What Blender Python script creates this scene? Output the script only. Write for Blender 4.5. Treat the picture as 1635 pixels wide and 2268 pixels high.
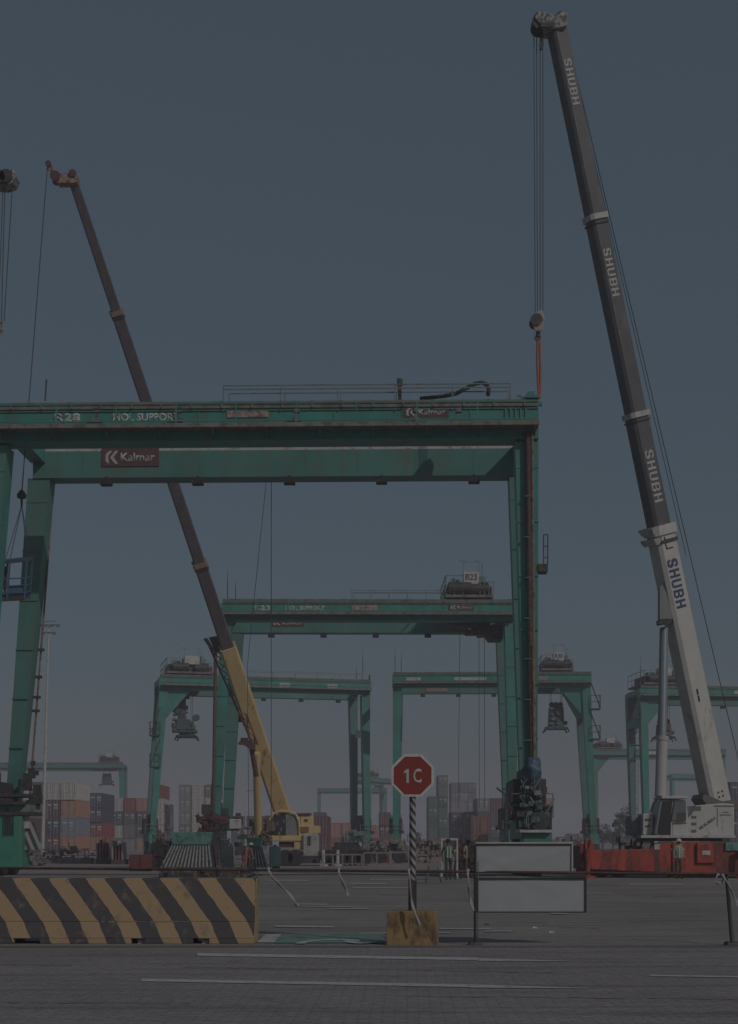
import bpy, bmesh, math, random
from mathutils import Vector, Matrix
R = math.radians
random.seed(7)
for o in list(bpy.data.objects):
    bpy.data.objects.remove(o)
SC = bpy.context.scene
COL = SC.collection

# ------------------------------------------------------------------ camera
F, CX, HY, H = 3200.0, 817.5, 1868.0, 1.55      # focal and horizon, in a 1635 x 2268 frame
cam_d = bpy.data.cameras.new('camera')
cam = bpy.data.objects.new('camera', cam_d)
COL.objects.link(cam)
cam.location = (0, 0, H)
cam.rotation_euler = (R(90), 0, 0)
cam_d.sensor_fit = 'HORIZONTAL'
cam_d.sensor_width = 36
cam_d.lens = 36 * F / 1635
cam_d.shift_y = (HY - 1134) / 1635
cam_d.clip_start = 0.1
cam_d.clip_end = 6000
SC.camera = cam

# ------------------------------------------------------------------ world and sun
SUN_EL, SUN_AZ = 34.0, 39.0          # azimuth measured from behind the camera towards the right
sun_to = Vector((math.sin(R(SUN_AZ)) * math.cos(R(SUN_EL)), -math.cos(R(SUN_AZ)) * math.cos(R(SUN_EL)), math.sin(R(SUN_EL))))
w = bpy.data.worlds.new("World")
SC.world = w
w.use_nodes = True
nt = w.node_tree
nt.nodes.clear()
sky = nt.nodes.new('ShaderNodeTexSky')
sky.sky_type = 'NISHITA'
sky.sun_disc = False
sky.sun_elevation = R(SUN_EL)
sky.sun_rotation = math.atan2(sun_to.x, sun_to.y)
sky.air_density = 1.0
sky.dust_density = 2.2
sky.ozone_density = 1.5
hsv = nt.nodes.new('ShaderNodeHueSaturation')
hsv.inputs['Saturation'].default_value = 1.0
bg = nt.nodes.new('ShaderNodeBackground')
bg.inputs['Strength'].default_value = 0.082
wo = nt.nodes.new('ShaderNodeOutputWorld')
nt.links.new(sky.outputs[0], hsv.inputs['Color'])
mixw = nt.nodes.new('ShaderNodeMix')
mixw.data_type = 'RGBA'
mixw.inputs[0].default_value = 0.62
mixw.inputs[7].default_value = (2.34, 3.38, 4.02, 1)
nt.links.new(hsv.outputs[0], mixw.inputs[6])
nt.links.new(mixw.outputs[2], bg.inputs[0])
nt.links.new(bg.outputs[0], wo.inputs[0])
sl = bpy.data.lights.new('sun', 'SUN')
sl.energy = 2.65
sl.angle = R(0.5)
sl.color = (1.0, 0.94, 0.88)
sun = bpy.data.objects.new('sun', sl)
COL.objects.link(sun)
sun.rotation_euler = sun_to.to_track_quat('Z', 'Y').to_euler()
sun.location = (0, 0, 80)
SC.view_settings.view_transform = 'Standard'
SC.view_settings.look = 'None'
SC.view_settings.exposure = -1.8
SC.view_settings.gamma = 1
SC.cycles.max_bounces = 6
SC.cycles.volume_bounces = 1
SC.cycles.transparent_max_bounces = 8

# ------------------------------------------------------------------ helpers
def P(sx, sy, Y):
    return Vector(((sx - CX) * Y / F, Y, H + (HY - sy) * Y / F))
def G(sx, Y):
    return Vector(((sx - CX) * Y / F, Y, 0))
def gy(sy):                       # distance of a ground point seen at height sy
    return F * H / (sy - HY)

def lin(c):
    c = c / 255.0
    return c / 12.92 if c <= 0.04045 else ((c + 0.055) / 1.055) ** 2.4
def D(r, g, b, k=6.0):
    return tuple(min(0.85, lin(v) * k) for v in (r, g, b))

MATS = {}
def mat(name, col, rough=0.6, metal=0.0, var=0.2, scale=2.0, dirt=None, amt=0.0, streak=1.0, bump=0.0, dscale=None, sharp=0.12):
    if name in MATS:
        return MATS[name]
    m = bpy.data.materials.new(name)
    m.use_nodes = True
    n = m.node_tree.nodes
    l = m.node_tree.links
    b = n['Principled BSDF']
    b.inputs['Roughness'].default_value = rough
    b.inputs['Metallic'].default_value = metal
    tc = n.new('ShaderNodeTexCoord')
    nz = n.new('ShaderNodeTexNoise')
    nz.inputs['Scale'].default_value = scale
    nz.inputs['Detail'].default_value = 5
    nz.inputs['Roughness'].default_value = 0.65
    l.new(tc.outputs['Object'], nz.inputs['Vector'])
    rp = n.new('ShaderNodeMapRange')
    rp.inputs[1].default_value = 0.3
    rp.inputs[2].default_value = 0.7
    rp.inputs[3].default_value = 1 - var
    rp.inputs[4].default_value = 1 + var
    l.new(nz.outputs['Fac'], rp.inputs[0])
    mu = n.new('ShaderNodeVectorMath')
    mu.operation = 'SCALE'
    mu.inputs[0].default_value = col
    l.new(rp.outputs[0], mu.inputs['Scale'])
    out = mu.outputs[0]
    if dirt:
        mp = n.new('ShaderNodeMapping')
        mp.inputs['Scale'].default_value = (1, 1, 1 / streak)
        l.new(tc.outputs['Object'], mp.inputs[0])
        n2 = n.new('ShaderNodeTexNoise')
        n2.inputs['Scale'].default_value = dscale or scale * 1.7
        n2.inputs['Detail'].default_value = 6
        n2.inputs['Roughness'].default_value = 0.7
        l.new(mp.outputs[0], n2.inputs['Vector'])
        r2 = n.new('ShaderNodeMapRange')
        r2.inputs[1].default_value = 0.62 - amt * 0.4
        r2.inputs[2].default_value = 0.62 - amt * 0.4 + sharp
        r2.inputs[3].default_value = 0
        r2.inputs[4].default_value = 1
        l.new(n2.outputs['Fac'], r2.inputs[0])
        mx = n.new('ShaderNodeMix')
        mx.data_type = 'RGBA'
        l.new(r2.outputs[0], mx.inputs[0])
        l.new(out, mx.inputs[6])
        mx.inputs[7].default_value = (*dirt, 1)
        out = mx.outputs[2]
    l.new(out, b.inputs['Base Color'])
    if bump:
        bp = n.new('ShaderNodeBump')
        bp.inputs['Strength'].default_value = bump
        bp.inputs['Distance'].default_value = 0.02
        l.new(nz.outputs['Fac'], bp.inputs['Height'])
        l.new(bp.outputs[0], b.inputs['Normal'])
    MATS[name] = m
    return m

class MB:
    """collects shapes; build() links them as ONE mesh object"""
    def __init__(s, off=(0, 0, 0)):
        s.v, s.f, s.off = [], [], Vector(off)
    def quads(s, pts, faces):
        b = len(s.v)
        s.v += [Vector(p) for p in pts]
        s.f += [tuple(b + i for i in f) for f in faces]
        return s
    def box(s, x0, x1, y0, y1, z0, z1):
        return s.quads([(x0, y0, z0), (x1, y0, z0), (x1, y1, z0), (x0, y1, z0), (x0, y0, z1), (x1, y0, z1), (x1, y1, z1), (x0, y1, z1)],
                       [(0, 3, 2, 1), (4, 5, 6, 7), (0, 1, 5, 4), (1, 2, 6, 5), (2, 3, 7, 6), (3, 0, 4, 7)])
    def hexa(s, lo, hi):
        """lo, hi: four points each, counter-clockwise seen from above"""
        return s.quads(list(lo) + list(hi), [(0, 3, 2, 1), (4, 5, 6, 7), (0, 1, 5, 4), (1, 2, 6, 5), (2, 3, 7, 6), (3, 0, 4, 7)])
    def loft(s, a, b, prof0, prof1, up, cap=True):
        a, b = Vector(a), Vector(b)
        d = (b - a).normalized()
        up = Vector(up)
        sd = d.cross(up)
        if sd.length < 1e-4:
            sd = d.cross(Vector((1, 0.01, 0)))
        sd.normalize()
        u = sd.cross(d).normalized()
        n = len(prof0)
        pts = [a + sd * x + u * y for x, y in prof0] + [b + sd * x + u * y for x, y in prof1]
        fs = [(i, (i + 1) % n, n + (i + 1) % n, n + i) for i in range(n)]
        if cap:
            fs += [tuple(reversed(range(n))), tuple(range(n, 2 * n))]
        return s.quads(pts, fs)
    def bar(s, a, b, w=0.05, h=None, up=(0, 0, 1)):
        h = h or w
        p = [(-w / 2, -h / 2), (w / 2, -h / 2), (w / 2, h / 2), (-w / 2, h / 2)]
        return s.loft(a, b, p, p, up)
    def tube(s, a, b, r0, r1=None, n=10):
        r1 = r0 if r1 is None else r1
        c = [(math.cos(2 * math.pi * i / n), math.sin(2 * math.pi * i / n)) for i in range(n)]
        return s.loft(a, b, [(x * r0, y * r0) for x, y in c], [(x * r1, y * r1) for x, y in c], (0.02, 0.01, 1))
    def path(s, pts, r, n=6):
        for a, b in zip(pts, pts[1:]):
            if (Vector(a) - Vector(b)).length > 1e-5:
                s.tube(a, b, r, n=n)
        return s
    def prism(s, poly, y0, y1):
        """polygon in (x, z), extruded along y"""
        n = len(poly)
        pts = [(x, y0, z) for x, z in poly] + [(x, y1, z) for x, z in poly]
        return s.quads(pts, [tuple(range(n)), tuple(reversed(range(n, 2 * n)))] + [((i + 1) % n, i, n + i, n + (i + 1) % n) for i in range(n)])
    def lathe(s, c, axis, prof, n=16):
        """prof: (radius, offset along the axis)"""
        c, ax = Vector(c), Vector(axis).normalized()
        t = Vector((0, 0, 1)) if abs(ax.z) < 0.9 else Vector((1, 0, 0))
        e1 = ax.cross(t).normalized()
        e2 = ax.cross(e1).normalized()
        b = len(s.v)
        for r, o in prof:
            for i in range(n):
                a = 2 * math.pi * i / n
                s.v.append(c + ax * o + (e1 * math.cos(a) + e2 * math.sin(a)) * r)
        m = len(prof)
        for j in range(m - 1):
            for i in range(n):
                s.f.append((b + j * n + i, b + j * n + (i + 1) % n, b + (j + 1) * n + (i + 1) % n, b + (j + 1) * n + i))
        s.f.append(tuple(b + i for i in range(n)))
        s.f.append(tuple(b + (m - 1) * n + i for i in reversed(range(n))))
        return s
    def build(s, name, m, parent=None, bevel=0.0, smooth=False):
        me = bpy.data.meshes.new(name)
        me.from_pydata([tuple(p - s.off) for p in s.v], [], s.f)
        bm = bmesh.new()
        bm.from_mesh(me)
        bmesh.ops.recalc_face_normals(bm, faces=bm.faces)
        bm.to_mesh(me)
        bm.free()
        me.materials.append(m)
        if smooth:
            for p in me.polygons:
                p.use_smooth = True
        o = bpy.data.objects.new(name, me)
        COL.objects.link(o)
        if parent:
            o.parent = parent
        if bevel:
            b = o.modifiers.new('bevel', 'BEVEL')
            b.width = bevel
            b.segments = 2
            b.limit_method = 'ANGLE'
        return o

def tag(o, label=None, cat=None, group=None, kind=None):
    if label: o['label'] = label
    if cat: o['category'] = cat
    if group: o['group'] = group
    if kind: o['kind'] = kind
    return o
def empty(name, loc, rz=0.0):
    o = bpy.data.objects.new(name, None)
    o.location = loc
    o.rotation_euler = (0, 0, rz)
    o.empty_display_size = 0.3
    COL.objects.link(o)
    return o

def text_part(name, body, m, corner, xd, yd, wid, hei, parent, off=(0, 0, 0), ext=0.01, bold=0.0):
    """flat lettering fitted to a wid x hei box whose lower left corner is `corner`"""
    c = bpy.data.curves.new(name, 'FONT')
    c.body = body
    c.size = 1.0
    c.offset = bold
    c.extrude = 0.0
    c.resolution_u = 3
    t = bpy.data.objects.new(name, c)
    COL.objects.link(t)
    me = bpy.data.meshes.new_from_object(t)
    bpy.data.objects.remove(t)
    xs = [v.co.x for v in me.vertices]
    ys = [v.co.y for v in me.vertices]
    x0, y0, sx, sy = min(xs), min(ys), wid / (max(xs) - min(xs)), hei / (max(ys) - min(ys))
    xd, yd = Vector(xd).normalized(), Vector(yd).normalized()
    nn = xd.cross(yd).normalized()
    corner = Vector(corner) - Vector(off)
    for v in me.vertices:
        v.co = corner + xd * ((v.co.x - x0) * sx) + yd * ((v.co.y - y0) * sy)
    bm = bmesh.new()
    bm.from_mesh(me)
    bmesh.ops.remove_doubles(bm, verts=bm.verts, dist=1e-5)
    ex = bmesh.ops.extrude_face_region(bm, geom=list(bm.faces))
    for g in ex['geom']:
        if isinstance(g, bmesh.types.BMVert):
            g.co += nn * ext
    bmesh.ops.recalc_face_normals(bm, faces=bm.faces)
    bm.to_mesh(me)
    bm.free()
    me.materials.clear()
    me.materials.append(m)
    me.name = name
    o = bpy.data.objects.new(name, me)
    COL.objects.link(o)
    o.parent = parent
    return o

GLYPH = {
 'S': ['.#####.', '##...##', '###....', '.#####.', '....###', '##...##', '.#####.'],
 'H': ['##...##', '##...##', '##...##', '#######', '##...##', '##...##', '##...##'],
 'U': ['##...##', '##...##', '##...##', '##...##', '##...##', '##...##', '.#####.'],
 'B': ['######.', '##...##', '##...##', '######.', '##...##', '##...##', '######.']}
def block_text(name, body, m, corner, xd, yd, wid, hei, parent, off=(0, 0, 0), ext=.012):
    xd, yd = Vector(xd).normalized(), Vector(yd).normalized()
    nn = xd.cross(yd).normalized()
    corner = Vector(corner)
    cols = 9 * len(body) - 2
    cw, ch = wid / cols, hei / 7
    k = MB(off)
    for i, c in enumerate(body):
        for r_, row in enumerate(GLYPH[c]):
            j = 0
            while j < 7:
                if row[j] == '#':
                    e = j
                    while e < 7 and row[e] == '#': e += 1
                    x0, x1 = (i * 9 + j) * cw, (i * 9 + e) * cw
                    y0, y1 = (6 - r_) * ch, (7 - r_) * ch
                    lo = [corner + xd * x + yd * y for x, y in ((x0, y0), (x1, y0), (x1, y1), (x0, y1))]
                    k.hexa(lo, [p + nn * ext for p in lo])
                    j = e
                else: j += 1
    return k.build(name, m, parent)

# ------------------------------------------------------------------ materials
RUST = (0.10, 0.055, 0.035)
GREEN = mat('green_paint', (0.052, 0.265, 0.228), 0.45, 0, 0.20, 0.6, (0.145, 0.15, 0.11), 0.40, 7, dscale=1.6, sharp=0.28)
GREEN_FACE = mat('green_girder_paint', (0.080, 0.228, 0.203), 0.5, 0, 0.18, 0.35, (0.17, 0.155, 0.12), 0.44, 6, dscale=1.0, sharp=0.38)
GREEN_BRIGHT = mat('fresh_green_paint', (0.055, 0.25, 0.175), 0.5, 0, 0.2, 0.8, (0.13, 0.20, 0.15), 0.35, 3, dscale=1.5, sharp=0.3)
TEAL = mat('teal_paint', (0.13, 0.30, 0.28), 0.55, 0, 0.2, 1.5, (0.1, 0.12, 0.1), 0.3)
RAILM = mat('galvanised_rail', (0.20, 0.24, 0.23), 0.5, 0.2, 0.15, 3, (0.12, 0.11, 0.09), 0.25)
TRAYM = mat('weathered_tray', (0.20, 0.20, 0.18), 0.65, 0, 0.2, 1.2, (0.13, 0.11, 0.09), 0.35, 1)
DARK = mat('dark_machinery', (0.055, 0.055, 0.06), 0.6, 0.1, 0.3, 3, (0.11, 0.09, 0.08), 0.35)
BLACKM = mat('black_rubber', (0.035, 0.035, 0.037), 0.8, 0, 0.25, 3, (0.09, 0.08, 0.07), 0.25)
GREYM = mat('grey_machinery', (0.18, 0.18, 0.18), 0.6, 0.1, 0.25, 3, (0.09, 0.08, 0.07), 0.3)
LGREY = mat('light_grey_paint', (0.50, 0.49, 0.48), 0.55, 0, 0.12, 2, (0.25, 0.23, 0.20), 0.2)
WHITE = mat('white_paint', (0.56, 0.55, 0.52), 0.5, 0, 0.08, 1.2, (0.36, 0.33, 0.28), 0.14, 5)
BOOMGREY = mat('charcoal_boom_paint', (0.105, 0.102, 0.112), 0.5, 0, 0.16, 1.0, (0.21, 0.19, 0.18), 0.16, 9, dscale=3, sharp=0.2)
BOOMGREY2 = mat('brown_grey_boom_paint', (0.120, 0.108, 0.116), 0.5, 0, 0.16, 1.0, (0.20, 0.17, 0.16), 0.2, 9, dscale=3, sharp=0.2)
YELLOW = mat('yellow_crane_paint', (0.62, 0.46, 0.23), 0.5, 0, 0.10, 1.0, (0.30, 0.20, 0.11), 0.10, 5)
ORANGE = mat('orange_sling', (0.36, 0.13, 0.085), 0.8, 0, 0.2, 5)
RED = mat('red_carrier_paint', (0.42, 0.068, 0.046), 0.55, 0, 0.2, 1.0, (0.14, 0.05, 0.04), 0.42, 3)
PIPE = mat('rusty_pipe', (0.12, 0.085, 0.078), 0.75, 0.1, 0.35, 4, (0.07, 0.045, 0.04), 0.4)
KRED = mat('dark_red_sign', (0.135, 0.06, 0.065), 0.6, 0, 0.15, 2, (0.11, 0.08, 0.07), 0.25)
LETTER = mat('white_lettering', (0.48, 0.47, 0.46), 0.6, 0, 0.12, 5)
LETTER_DIM = mat('worn_white_lettering', (0.50, 0.54, 0.51), 0.7, 0, 0.15, 3, (0.10, 0.22, 0.18), 0.16, dscale=5)
BLUELET = mat('blue_lettering', (0.045, 0.07, 0.17), 0.6, 0, 0.15, 5)
GLASS = mat('tinted_glass', (0.05, 0.05, 0.055), 0.12, 0, 0.1, 2)
GLASSL = mat('pale_glass', (0.17, 0.19, 0.20), 0.15, 0, 0.15, 2)
BLUEP = mat('blue_basket_paint', (0.06, 0.14, 0.24), 0.5, 0, 0.2, 3, (0.1, 0.1, 0.1), 0.25)
CABLE = mat('steel_cable', (0.07, 0.08, 0.10), 0.6, 0.2, 0.1, 3)
TARP = mat('blue_tarpaulin', (0.055, 0.095, 0.15), 0.5, 0, 0.5, 2.2, (0.16, 0.2, 0.24), 0.35, bump=1.0)

# ------------------------------------------------------------------ ground
def ground_mat(name, col, brick=None, var=0.15, spot=0.3, rough=0.85, stain=None):
    m = bpy.data.materials.new(name)
    m.use_nodes = True
    n, l = m.node_tree.nodes, m.node_tree.links
    b = n['Principled BSDF']
    b.inputs['Roughness'].default_value = rough
    b.inputs['Specular IOR Level'].default_value = 0.25
    tc = n.new('ShaderNodeTexCoord')
    big = n.new('ShaderNodeTexNoise')
    big.inputs['Scale'].default_value = 0.22
    big.inputs['Detail'].default_value = 7
    big.inputs['Roughness'].default_value = 0.6
    l.new(tc.outputs['Object'], big.inputs['Vector'])
    fine = n.new('ShaderNodeTexNoise')
    fine.inputs['Scale'].default_value = 9
    fine.inputs['Detail'].default_value = 6
    fine.inputs['Roughness'].default_value = 0.75
    l.new(tc.outputs['Object'], fine.inputs['Vector'])
    a1 = n.new('ShaderNodeMapRange')
    a1.inputs[1].default_value, a1.inputs[2].default_value = 0.3, 0.7
    a1.inputs[3].default_value, a1.inputs[4].default_value = 1 - var, 1 + var
    l.new(big.outputs['Fac'], a1.inputs[0])
    a2 = n.new('ShaderNodeMapRange')
    a2.inputs[1].default_value, a2.inputs[2].default_value = 0.25, 0.75
    a2.inputs[3].default_value, a2.inputs[4].default_value = 1 - spot, 1 + spot
    l.new(fine.outputs['Fac'], a2.inputs[0])
    mps = n.new('ShaderNodeMapping')
    mps.inputs['Scale'].default_value = (0.12, 1.6, 1)
    mps.inputs['Rotation'].default_value = (0, 0, R(2.5))
    l.new(tc.outputs['Object'], mps.inputs[0])
    tyre = n.new('ShaderNodeTexNoise')
    tyre.inputs['Scale'].default_value = 1.5
    tyre.inputs['Detail'].default_value = 4
    l.new(mps.outputs[0], tyre.inputs['Vector'])
    a3 = n.new('ShaderNodeMapRange')
    a3.inputs[1].default_value, a3.inputs[2].default_value = 0.50, 0.66
    a3.inputs[3].default_value, a3.inputs[4].default_value = 1.04, 0.78
    l.new(tyre.outputs['Fac'], a3.inputs[0])
    blot = n.new('ShaderNodeTexNoise')
    blot.inputs['Scale'].default_value = 1.3
    blot.inputs['Detail'].default_value = 3
    l.new(tc.outputs['Object'], blot.inputs['Vector'])
    a4 = n.new('ShaderNodeMapRange')
    a4.inputs[1].default_value, a4.inputs[2].default_value = 0.66, 0.74
    a4.inputs[3].default_value, a4.inputs[4].default_value = 1.0, 0.72
    l.new(blot.outputs['Fac'], a4.inputs[0])
    mm0 = n.new('ShaderNodeMath')
    mm0.operation = 'MULTIPLY'
    l.new(a3.outputs[0], mm0.inputs[0])
    l.new(a4.outputs[0], mm0.inputs[1])
    mm1 = n.new('ShaderNodeMath')
    mm1.operation = 'MULTIPLY'
    l.new(a1.outputs[0], mm1.inputs[0])
    l.new(mm0.outputs[0], mm1.inputs[1])
    mm = n.new('ShaderNodeMath')
    mm.operation = 'MULTIPLY'
    l.new(mm1.outputs[0], mm.inputs[0])
    l.new(a2.outputs[0], mm.inputs[1])
    sc = n.new('ShaderNodeVectorMath')
    sc.operation = 'SCALE'
    sc.inputs[0].default_value = col
    l.new(mm.outputs[0], sc.inputs['Scale'])
    out = sc.outputs[0]
    hgt = fine.outputs['Fac']
    if brick:
        mp = n.new('ShaderNodeMapping')
        mp.inputs['Rotation'].default_value = (0, 0, R(1.5))
        l.new(tc.outputs['Object'], mp.inputs[0])
        br = n.new('ShaderNodeTexBrick')
        br.inputs['Scale'].default_value = 1.0
        br.inputs['Brick Width'].default_value = brick[0]
        br.inputs['Row Height'].default_value = brick[1]
        br.inputs['Mortar Size'].default_value = 0.010
        br.inputs['Mortar Smooth'].default_value = 0.3
        br.inputs['Color1'].default_value = (0.92, 0.92, 0.93, 1)
        br.inputs['Color2'].default_value = (1.08, 1.07, 1.07, 1)
        br.inputs['Mortar'].default_value = (0.76, 0.75, 0.75, 1)
        l.new(mp.outputs[0], br.inputs['Vector'])
        m2 = n.new('ShaderNodeVectorMath')
        m2.operation = 'MULTIPLY'
        l.new(out, m2.inputs[0])
        l.new(br.outputs['Color'], m2.inputs[1])
        out = m2.outputs[0]
        bp = n.new('ShaderNodeBump')
        bp.inputs['Strength'].default_value = 0.35
        bp.inputs['Distance'].default_value = 0.008
        bp.invert = True
        l.new(br.outputs['Fac'], bp.inputs['Height'])
        bp2 = n.new('ShaderNodeBump')
        bp2.inputs['Strength'].default_value = 0.5
        bp2.inputs['Distance'].default_value = 0.01
        l.new(fine.outputs['Fac'], bp2.inputs['Height'])
        l.new(bp.outputs[0], bp2.inputs['Normal'])
        l.new(bp2.outputs[0], b.inputs['Normal'])
    else:
        bp = n.new('ShaderNodeBump')
        bp.inputs['Strength'].default_value = 0.5
        bp.inputs['Distance'].default_value = 0.015
        l.new(hgt, bp.inputs['Height'])
        l.new(bp.outputs[0], b.inputs['Normal'])
    l.new(out, b.inputs['Base Color'])
    return m

def worn(name, col, base, keep=0.5, scale=6.0, sy=1.0):
    """paint worn through to the pavement below"""
    m = bpy.data.materials.new(name)
    m.use_nodes = True
    n, l = m.node_tree.nodes, m.node_tree.links
    b = n['Principled BSDF']
    b.inputs['Roughness'].default_value = 0.8
    tc = n.new('ShaderNodeTexCoord')
    mp = n.new('ShaderNodeMapping')
    mp.inputs['Scale'].default_value = (1, sy, 1)
    l.new(tc.outputs['Object'], mp.inputs[0])
    nz = n.new('ShaderNodeTexNoise')
    nz.inputs['Scale'].default_value = scale
    nz.inputs['Detail'].default_value = 8
    nz.inputs['Roughness'].default_value = 0.72
    l.new(mp.outputs[0], nz.inputs['Vector'])
    rp = n.new('ShaderNodeMapRange')
    rp.inputs[1].default_value = 0.72 - keep * 0.5
    rp.inputs[2].default_value = 0.84 - keep * 0.5
    l.new(nz.outputs['Fac'], rp.inputs[0])
    tr = n.new('ShaderNodeBsdfTransparent')
    ms = n.new('ShaderNodeMixShader')
    b.inputs['Base Color'].default_value = (*col, 1)
    l.new(rp.outputs[0], ms.inputs[0])
    l.new(tr.outputs[0], ms.inputs[1])
    l.new(b.outputs[0], ms.inputs[2])
    l.new(ms.outputs[0], n['Material Output'].inputs[0])
    return m

def sheet(name, x0, x1, y0, y1, z, m, kind='structure', skew=0.0):
    me = bpy.data.meshes.new(name)
    me.from_pydata([(x0, y0, z), (x1, y0 + skew, z), (x1, y1 + skew, z), (x0, y1, z)], [], [(0, 1, 2, 3)])
    me.materials.append(m)
    o = bpy.data.objects.new(name, me)
    COL.objects.link(o)
    if kind: o['kind'] = kind
    return o
G_PAVE = ground_mat('block_paving', (0.282, 0.255, 0.257), (0.22, 0.11), 0.10, 0.35)
G_YARD = ground_mat('yard_asphalt', (0.278, 0.249, 0.240), None, 0.16, 0.35)
G_CONC = ground_mat('lane_concrete', (0.31, 0.265, 0.25), None, 0.16, 0.2)
sheet('ground', -1400, 1400, -60, 1900, 0.0, G_YARD)
sheet('pavement', -40, 40, -20, gy(2097), 0.005, G_PAVE)
sheet('kerb_strip', -40, 40, gy(2099), gy(2095.5), 0.010, ground_mat('kerb_concrete', (0.23, 0.205, 0.195), None, 0.1, 0.2))
sheet('road_lane', -60, 80, gy(1936), gy(1909), 0.005, G_CONC)
sheet('dark_joint_lane', -60, 80, gy(1938.5), gy(1936.6), 0.009, ground_mat('joint_tar', (0.10, 0.09, 0.09), None, 0.1, 0.3))

PW = worn('worn_white_line', (0.52, 0.50, 0.51), 0, 0.76, 5, 3)
PF = worn('faint_yellow_line', (0.30, 0.25, 0.20), 0, 0.50, 5, 3)
LZ = [0.012]
def line(x0, y0, x1, y1, t, m, taper=False):
    LZ[0] += 0.0001
    """painted line seen from (x0,y0) to (x1,y1), t high in the picture"""
    a, b = G(x0, gy(y0 + t / 2)), G(x0, gy(y0 - t / 2))
    c, d = G(x1, gy(y1 - t / 2)), G(x1, gy(y1 + t / 2))
    if taper:
        c, d = G(x1, gy(y1 - .5)), G(x1, gy(y1 + .5))
    me = bpy.data.meshes.new('painted_line')
    n = 1
    me.from_pydata([(p.x, p.y, LZ[0]) for p in (a, d, c, b)], [], [(0, 1, 2, 3)])
    me.materials.append(m)
    o = bpy.data.objects.new('painted_line', me)
    COL.objects.link(o)
    o['kind'] = 'structure'
line(437, 2116, 1059, 2126, 6, PW)
line(1060, 2127.5, 1255, 2130.5, 6, PW, True)
line(313, 2173, 1039, 2186, 6, PW)
line(1040, 2186.5, 1300, 2191.5, 7, PW, True)
line(410, 2143, 728, 2150, 3, PF)
line(905, 2150, 1225, 2156, 3, PF)
line(1440, 2163, 1700, 2167, 3.2, PW)
line(-20, 2138, 160, 2140, 3, PF)
line(610, 2053, 740, 2054.5, 3, PW)
line(975, 2058, 1085, 2059, 2.6, PW)
line(-20, 2222, 420, 2224, 3, PF)
line(880, 2208, 1700, 2216, 3, PF)
for i in range(46):
    yy = random.choice([random.uniform(1947, 1990), random.uniform(1950, 2085)])
    xx = random.uniform(565, 1620)
    line(xx, yy, xx + random.uniform(30, 130), yy + random.uniform(-0.5, 1.5), random.uniform(1.2, 2.2), PF if random.random() < 0.6 else PW)
# green painted patch with worn white lettering arcs
PG = worn('worn_green_paint', (0.19, 0.30, 0.26), 0, 0.74, 3, 2)
sheet('green_road_paint', G(590, 22.6).x, G(852, 22.6).x, gy(2090), gy(2068), 0.0115, PG)
def arc_mark(cx, Y, rx, ry, a0, a1, wdt):
    mb = MB()
    N = 18
    for i in range(N):
        t0, t1 = a0 + (a1 - a0) * i / N, a0 + (a1 - a0) * (i + 1) / N
        q = []
        for t, k in ((t0, 1), (t1, 1), (t1, wdt), (t0, wdt)):
            q.append((cx + math.cos(t) * rx * k, Y + math.sin(t) * ry * k, 0.018))
        mb.quads(q, [(0, 1, 2, 3)])
    LZ[0] += .0005
    for v in mb.v: v.z = LZ[0]
    o = mb.build('painted_marking', PW)
    o['kind'] = 'structure'
sheet('pale_road_paint', G(568, 22.4).x, G(606, 22.4).x, gy(2089), gy(2071), 0.0125, PW)
arc_mark(G(745, 22.7).x, 22.05, 0.62, 1.1, R(30), R(178), 0.74)
arc_mark(G(800, 22.7).x, 22.9, 0.30, 0.8, R(190), R(330), 0.5)
# ------------------------------------------------------------------ gantry cranes
ZB, ZG, ZT = 19.13, 20.52, 20.9           # girder underside, girder top, tray top
def U(loc, rz, sx, sy, y):
    """point of a turned root's own frame, at depth y, that is seen at (sx, sy)"""
    c, s = math.cos(rz), math.sin(rz)
    k = (sx - CX) / F
    x = (k * (loc[1] + y * c) - loc[0] + y * s) / (c - k * s)
    Y = loc[1] + x * s + y * c
    return Vector((x, y, H + (HY - sy) * Y / F))

HAZEG = GREEN
def wheel(parent, c, r=0.75, wd=0.5):
    c = Vector(c)
    o = MB().lathe(c, (0, 1, 0), [(r * .55, -wd / 2), (r * .93, -wd / 2), (r, -wd * .38), (r, wd * .38), (r * .93, wd / 2), (r * .55, wd / 2)], 18).build('wheel', BLACKM, parent)
    MB().lathe(c, (0, 1, 0), [(r * .5, -wd / 2 - .02), (r * .42, -wd / 2 - .03), (r * .2, -wd * .2), (r * .2, wd * .2), (r * .5, wd / 2 + .02)], 12).build('rim', LGREY, o)
    return o
def xwheel(parent, c, r=0.75, wd=0.5, rimm=None):
    """wheel rolling along y (axle across)"""
    c = Vector(c)
    o = MB().lathe(c, (1, 0, 0), [(r * .55, -wd / 2), (r * .93, -wd / 2), (r, -wd * .38), (r, wd * .38), (r * .93, wd / 2), (r * .55, wd / 2)], 18).build('wheel', BLACKM, parent)
    MB().lathe(c, (1, 0, 0), [(r * .5, -wd / 2 - .02), (r * .2, -wd * .2), (r * .2, wd * .2), (r * .5, wd / 2 + .02)], 12).build('rim', rimm or LGREY, o)
    return o

def rail_run(mb, pts, h=1.05, step=2.0, r=0.025, rails=(1.0, 0.52)):
    for a, b in zip(pts, pts[1:]):
        a, b = Vector(a), Vector(b)
        n = max(1, round((b - a).length / step))
        for k in rails:
            mb.bar(a + Vector((0, 0, h * k)), b + Vector((0, 0, h * k)), r * 2)
        for i in range(n + 1):
            p = a.lerp(b, i / n)
            mb.bar(p, p + Vector((0, 0, h)), r * 2)
    return mb

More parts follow.
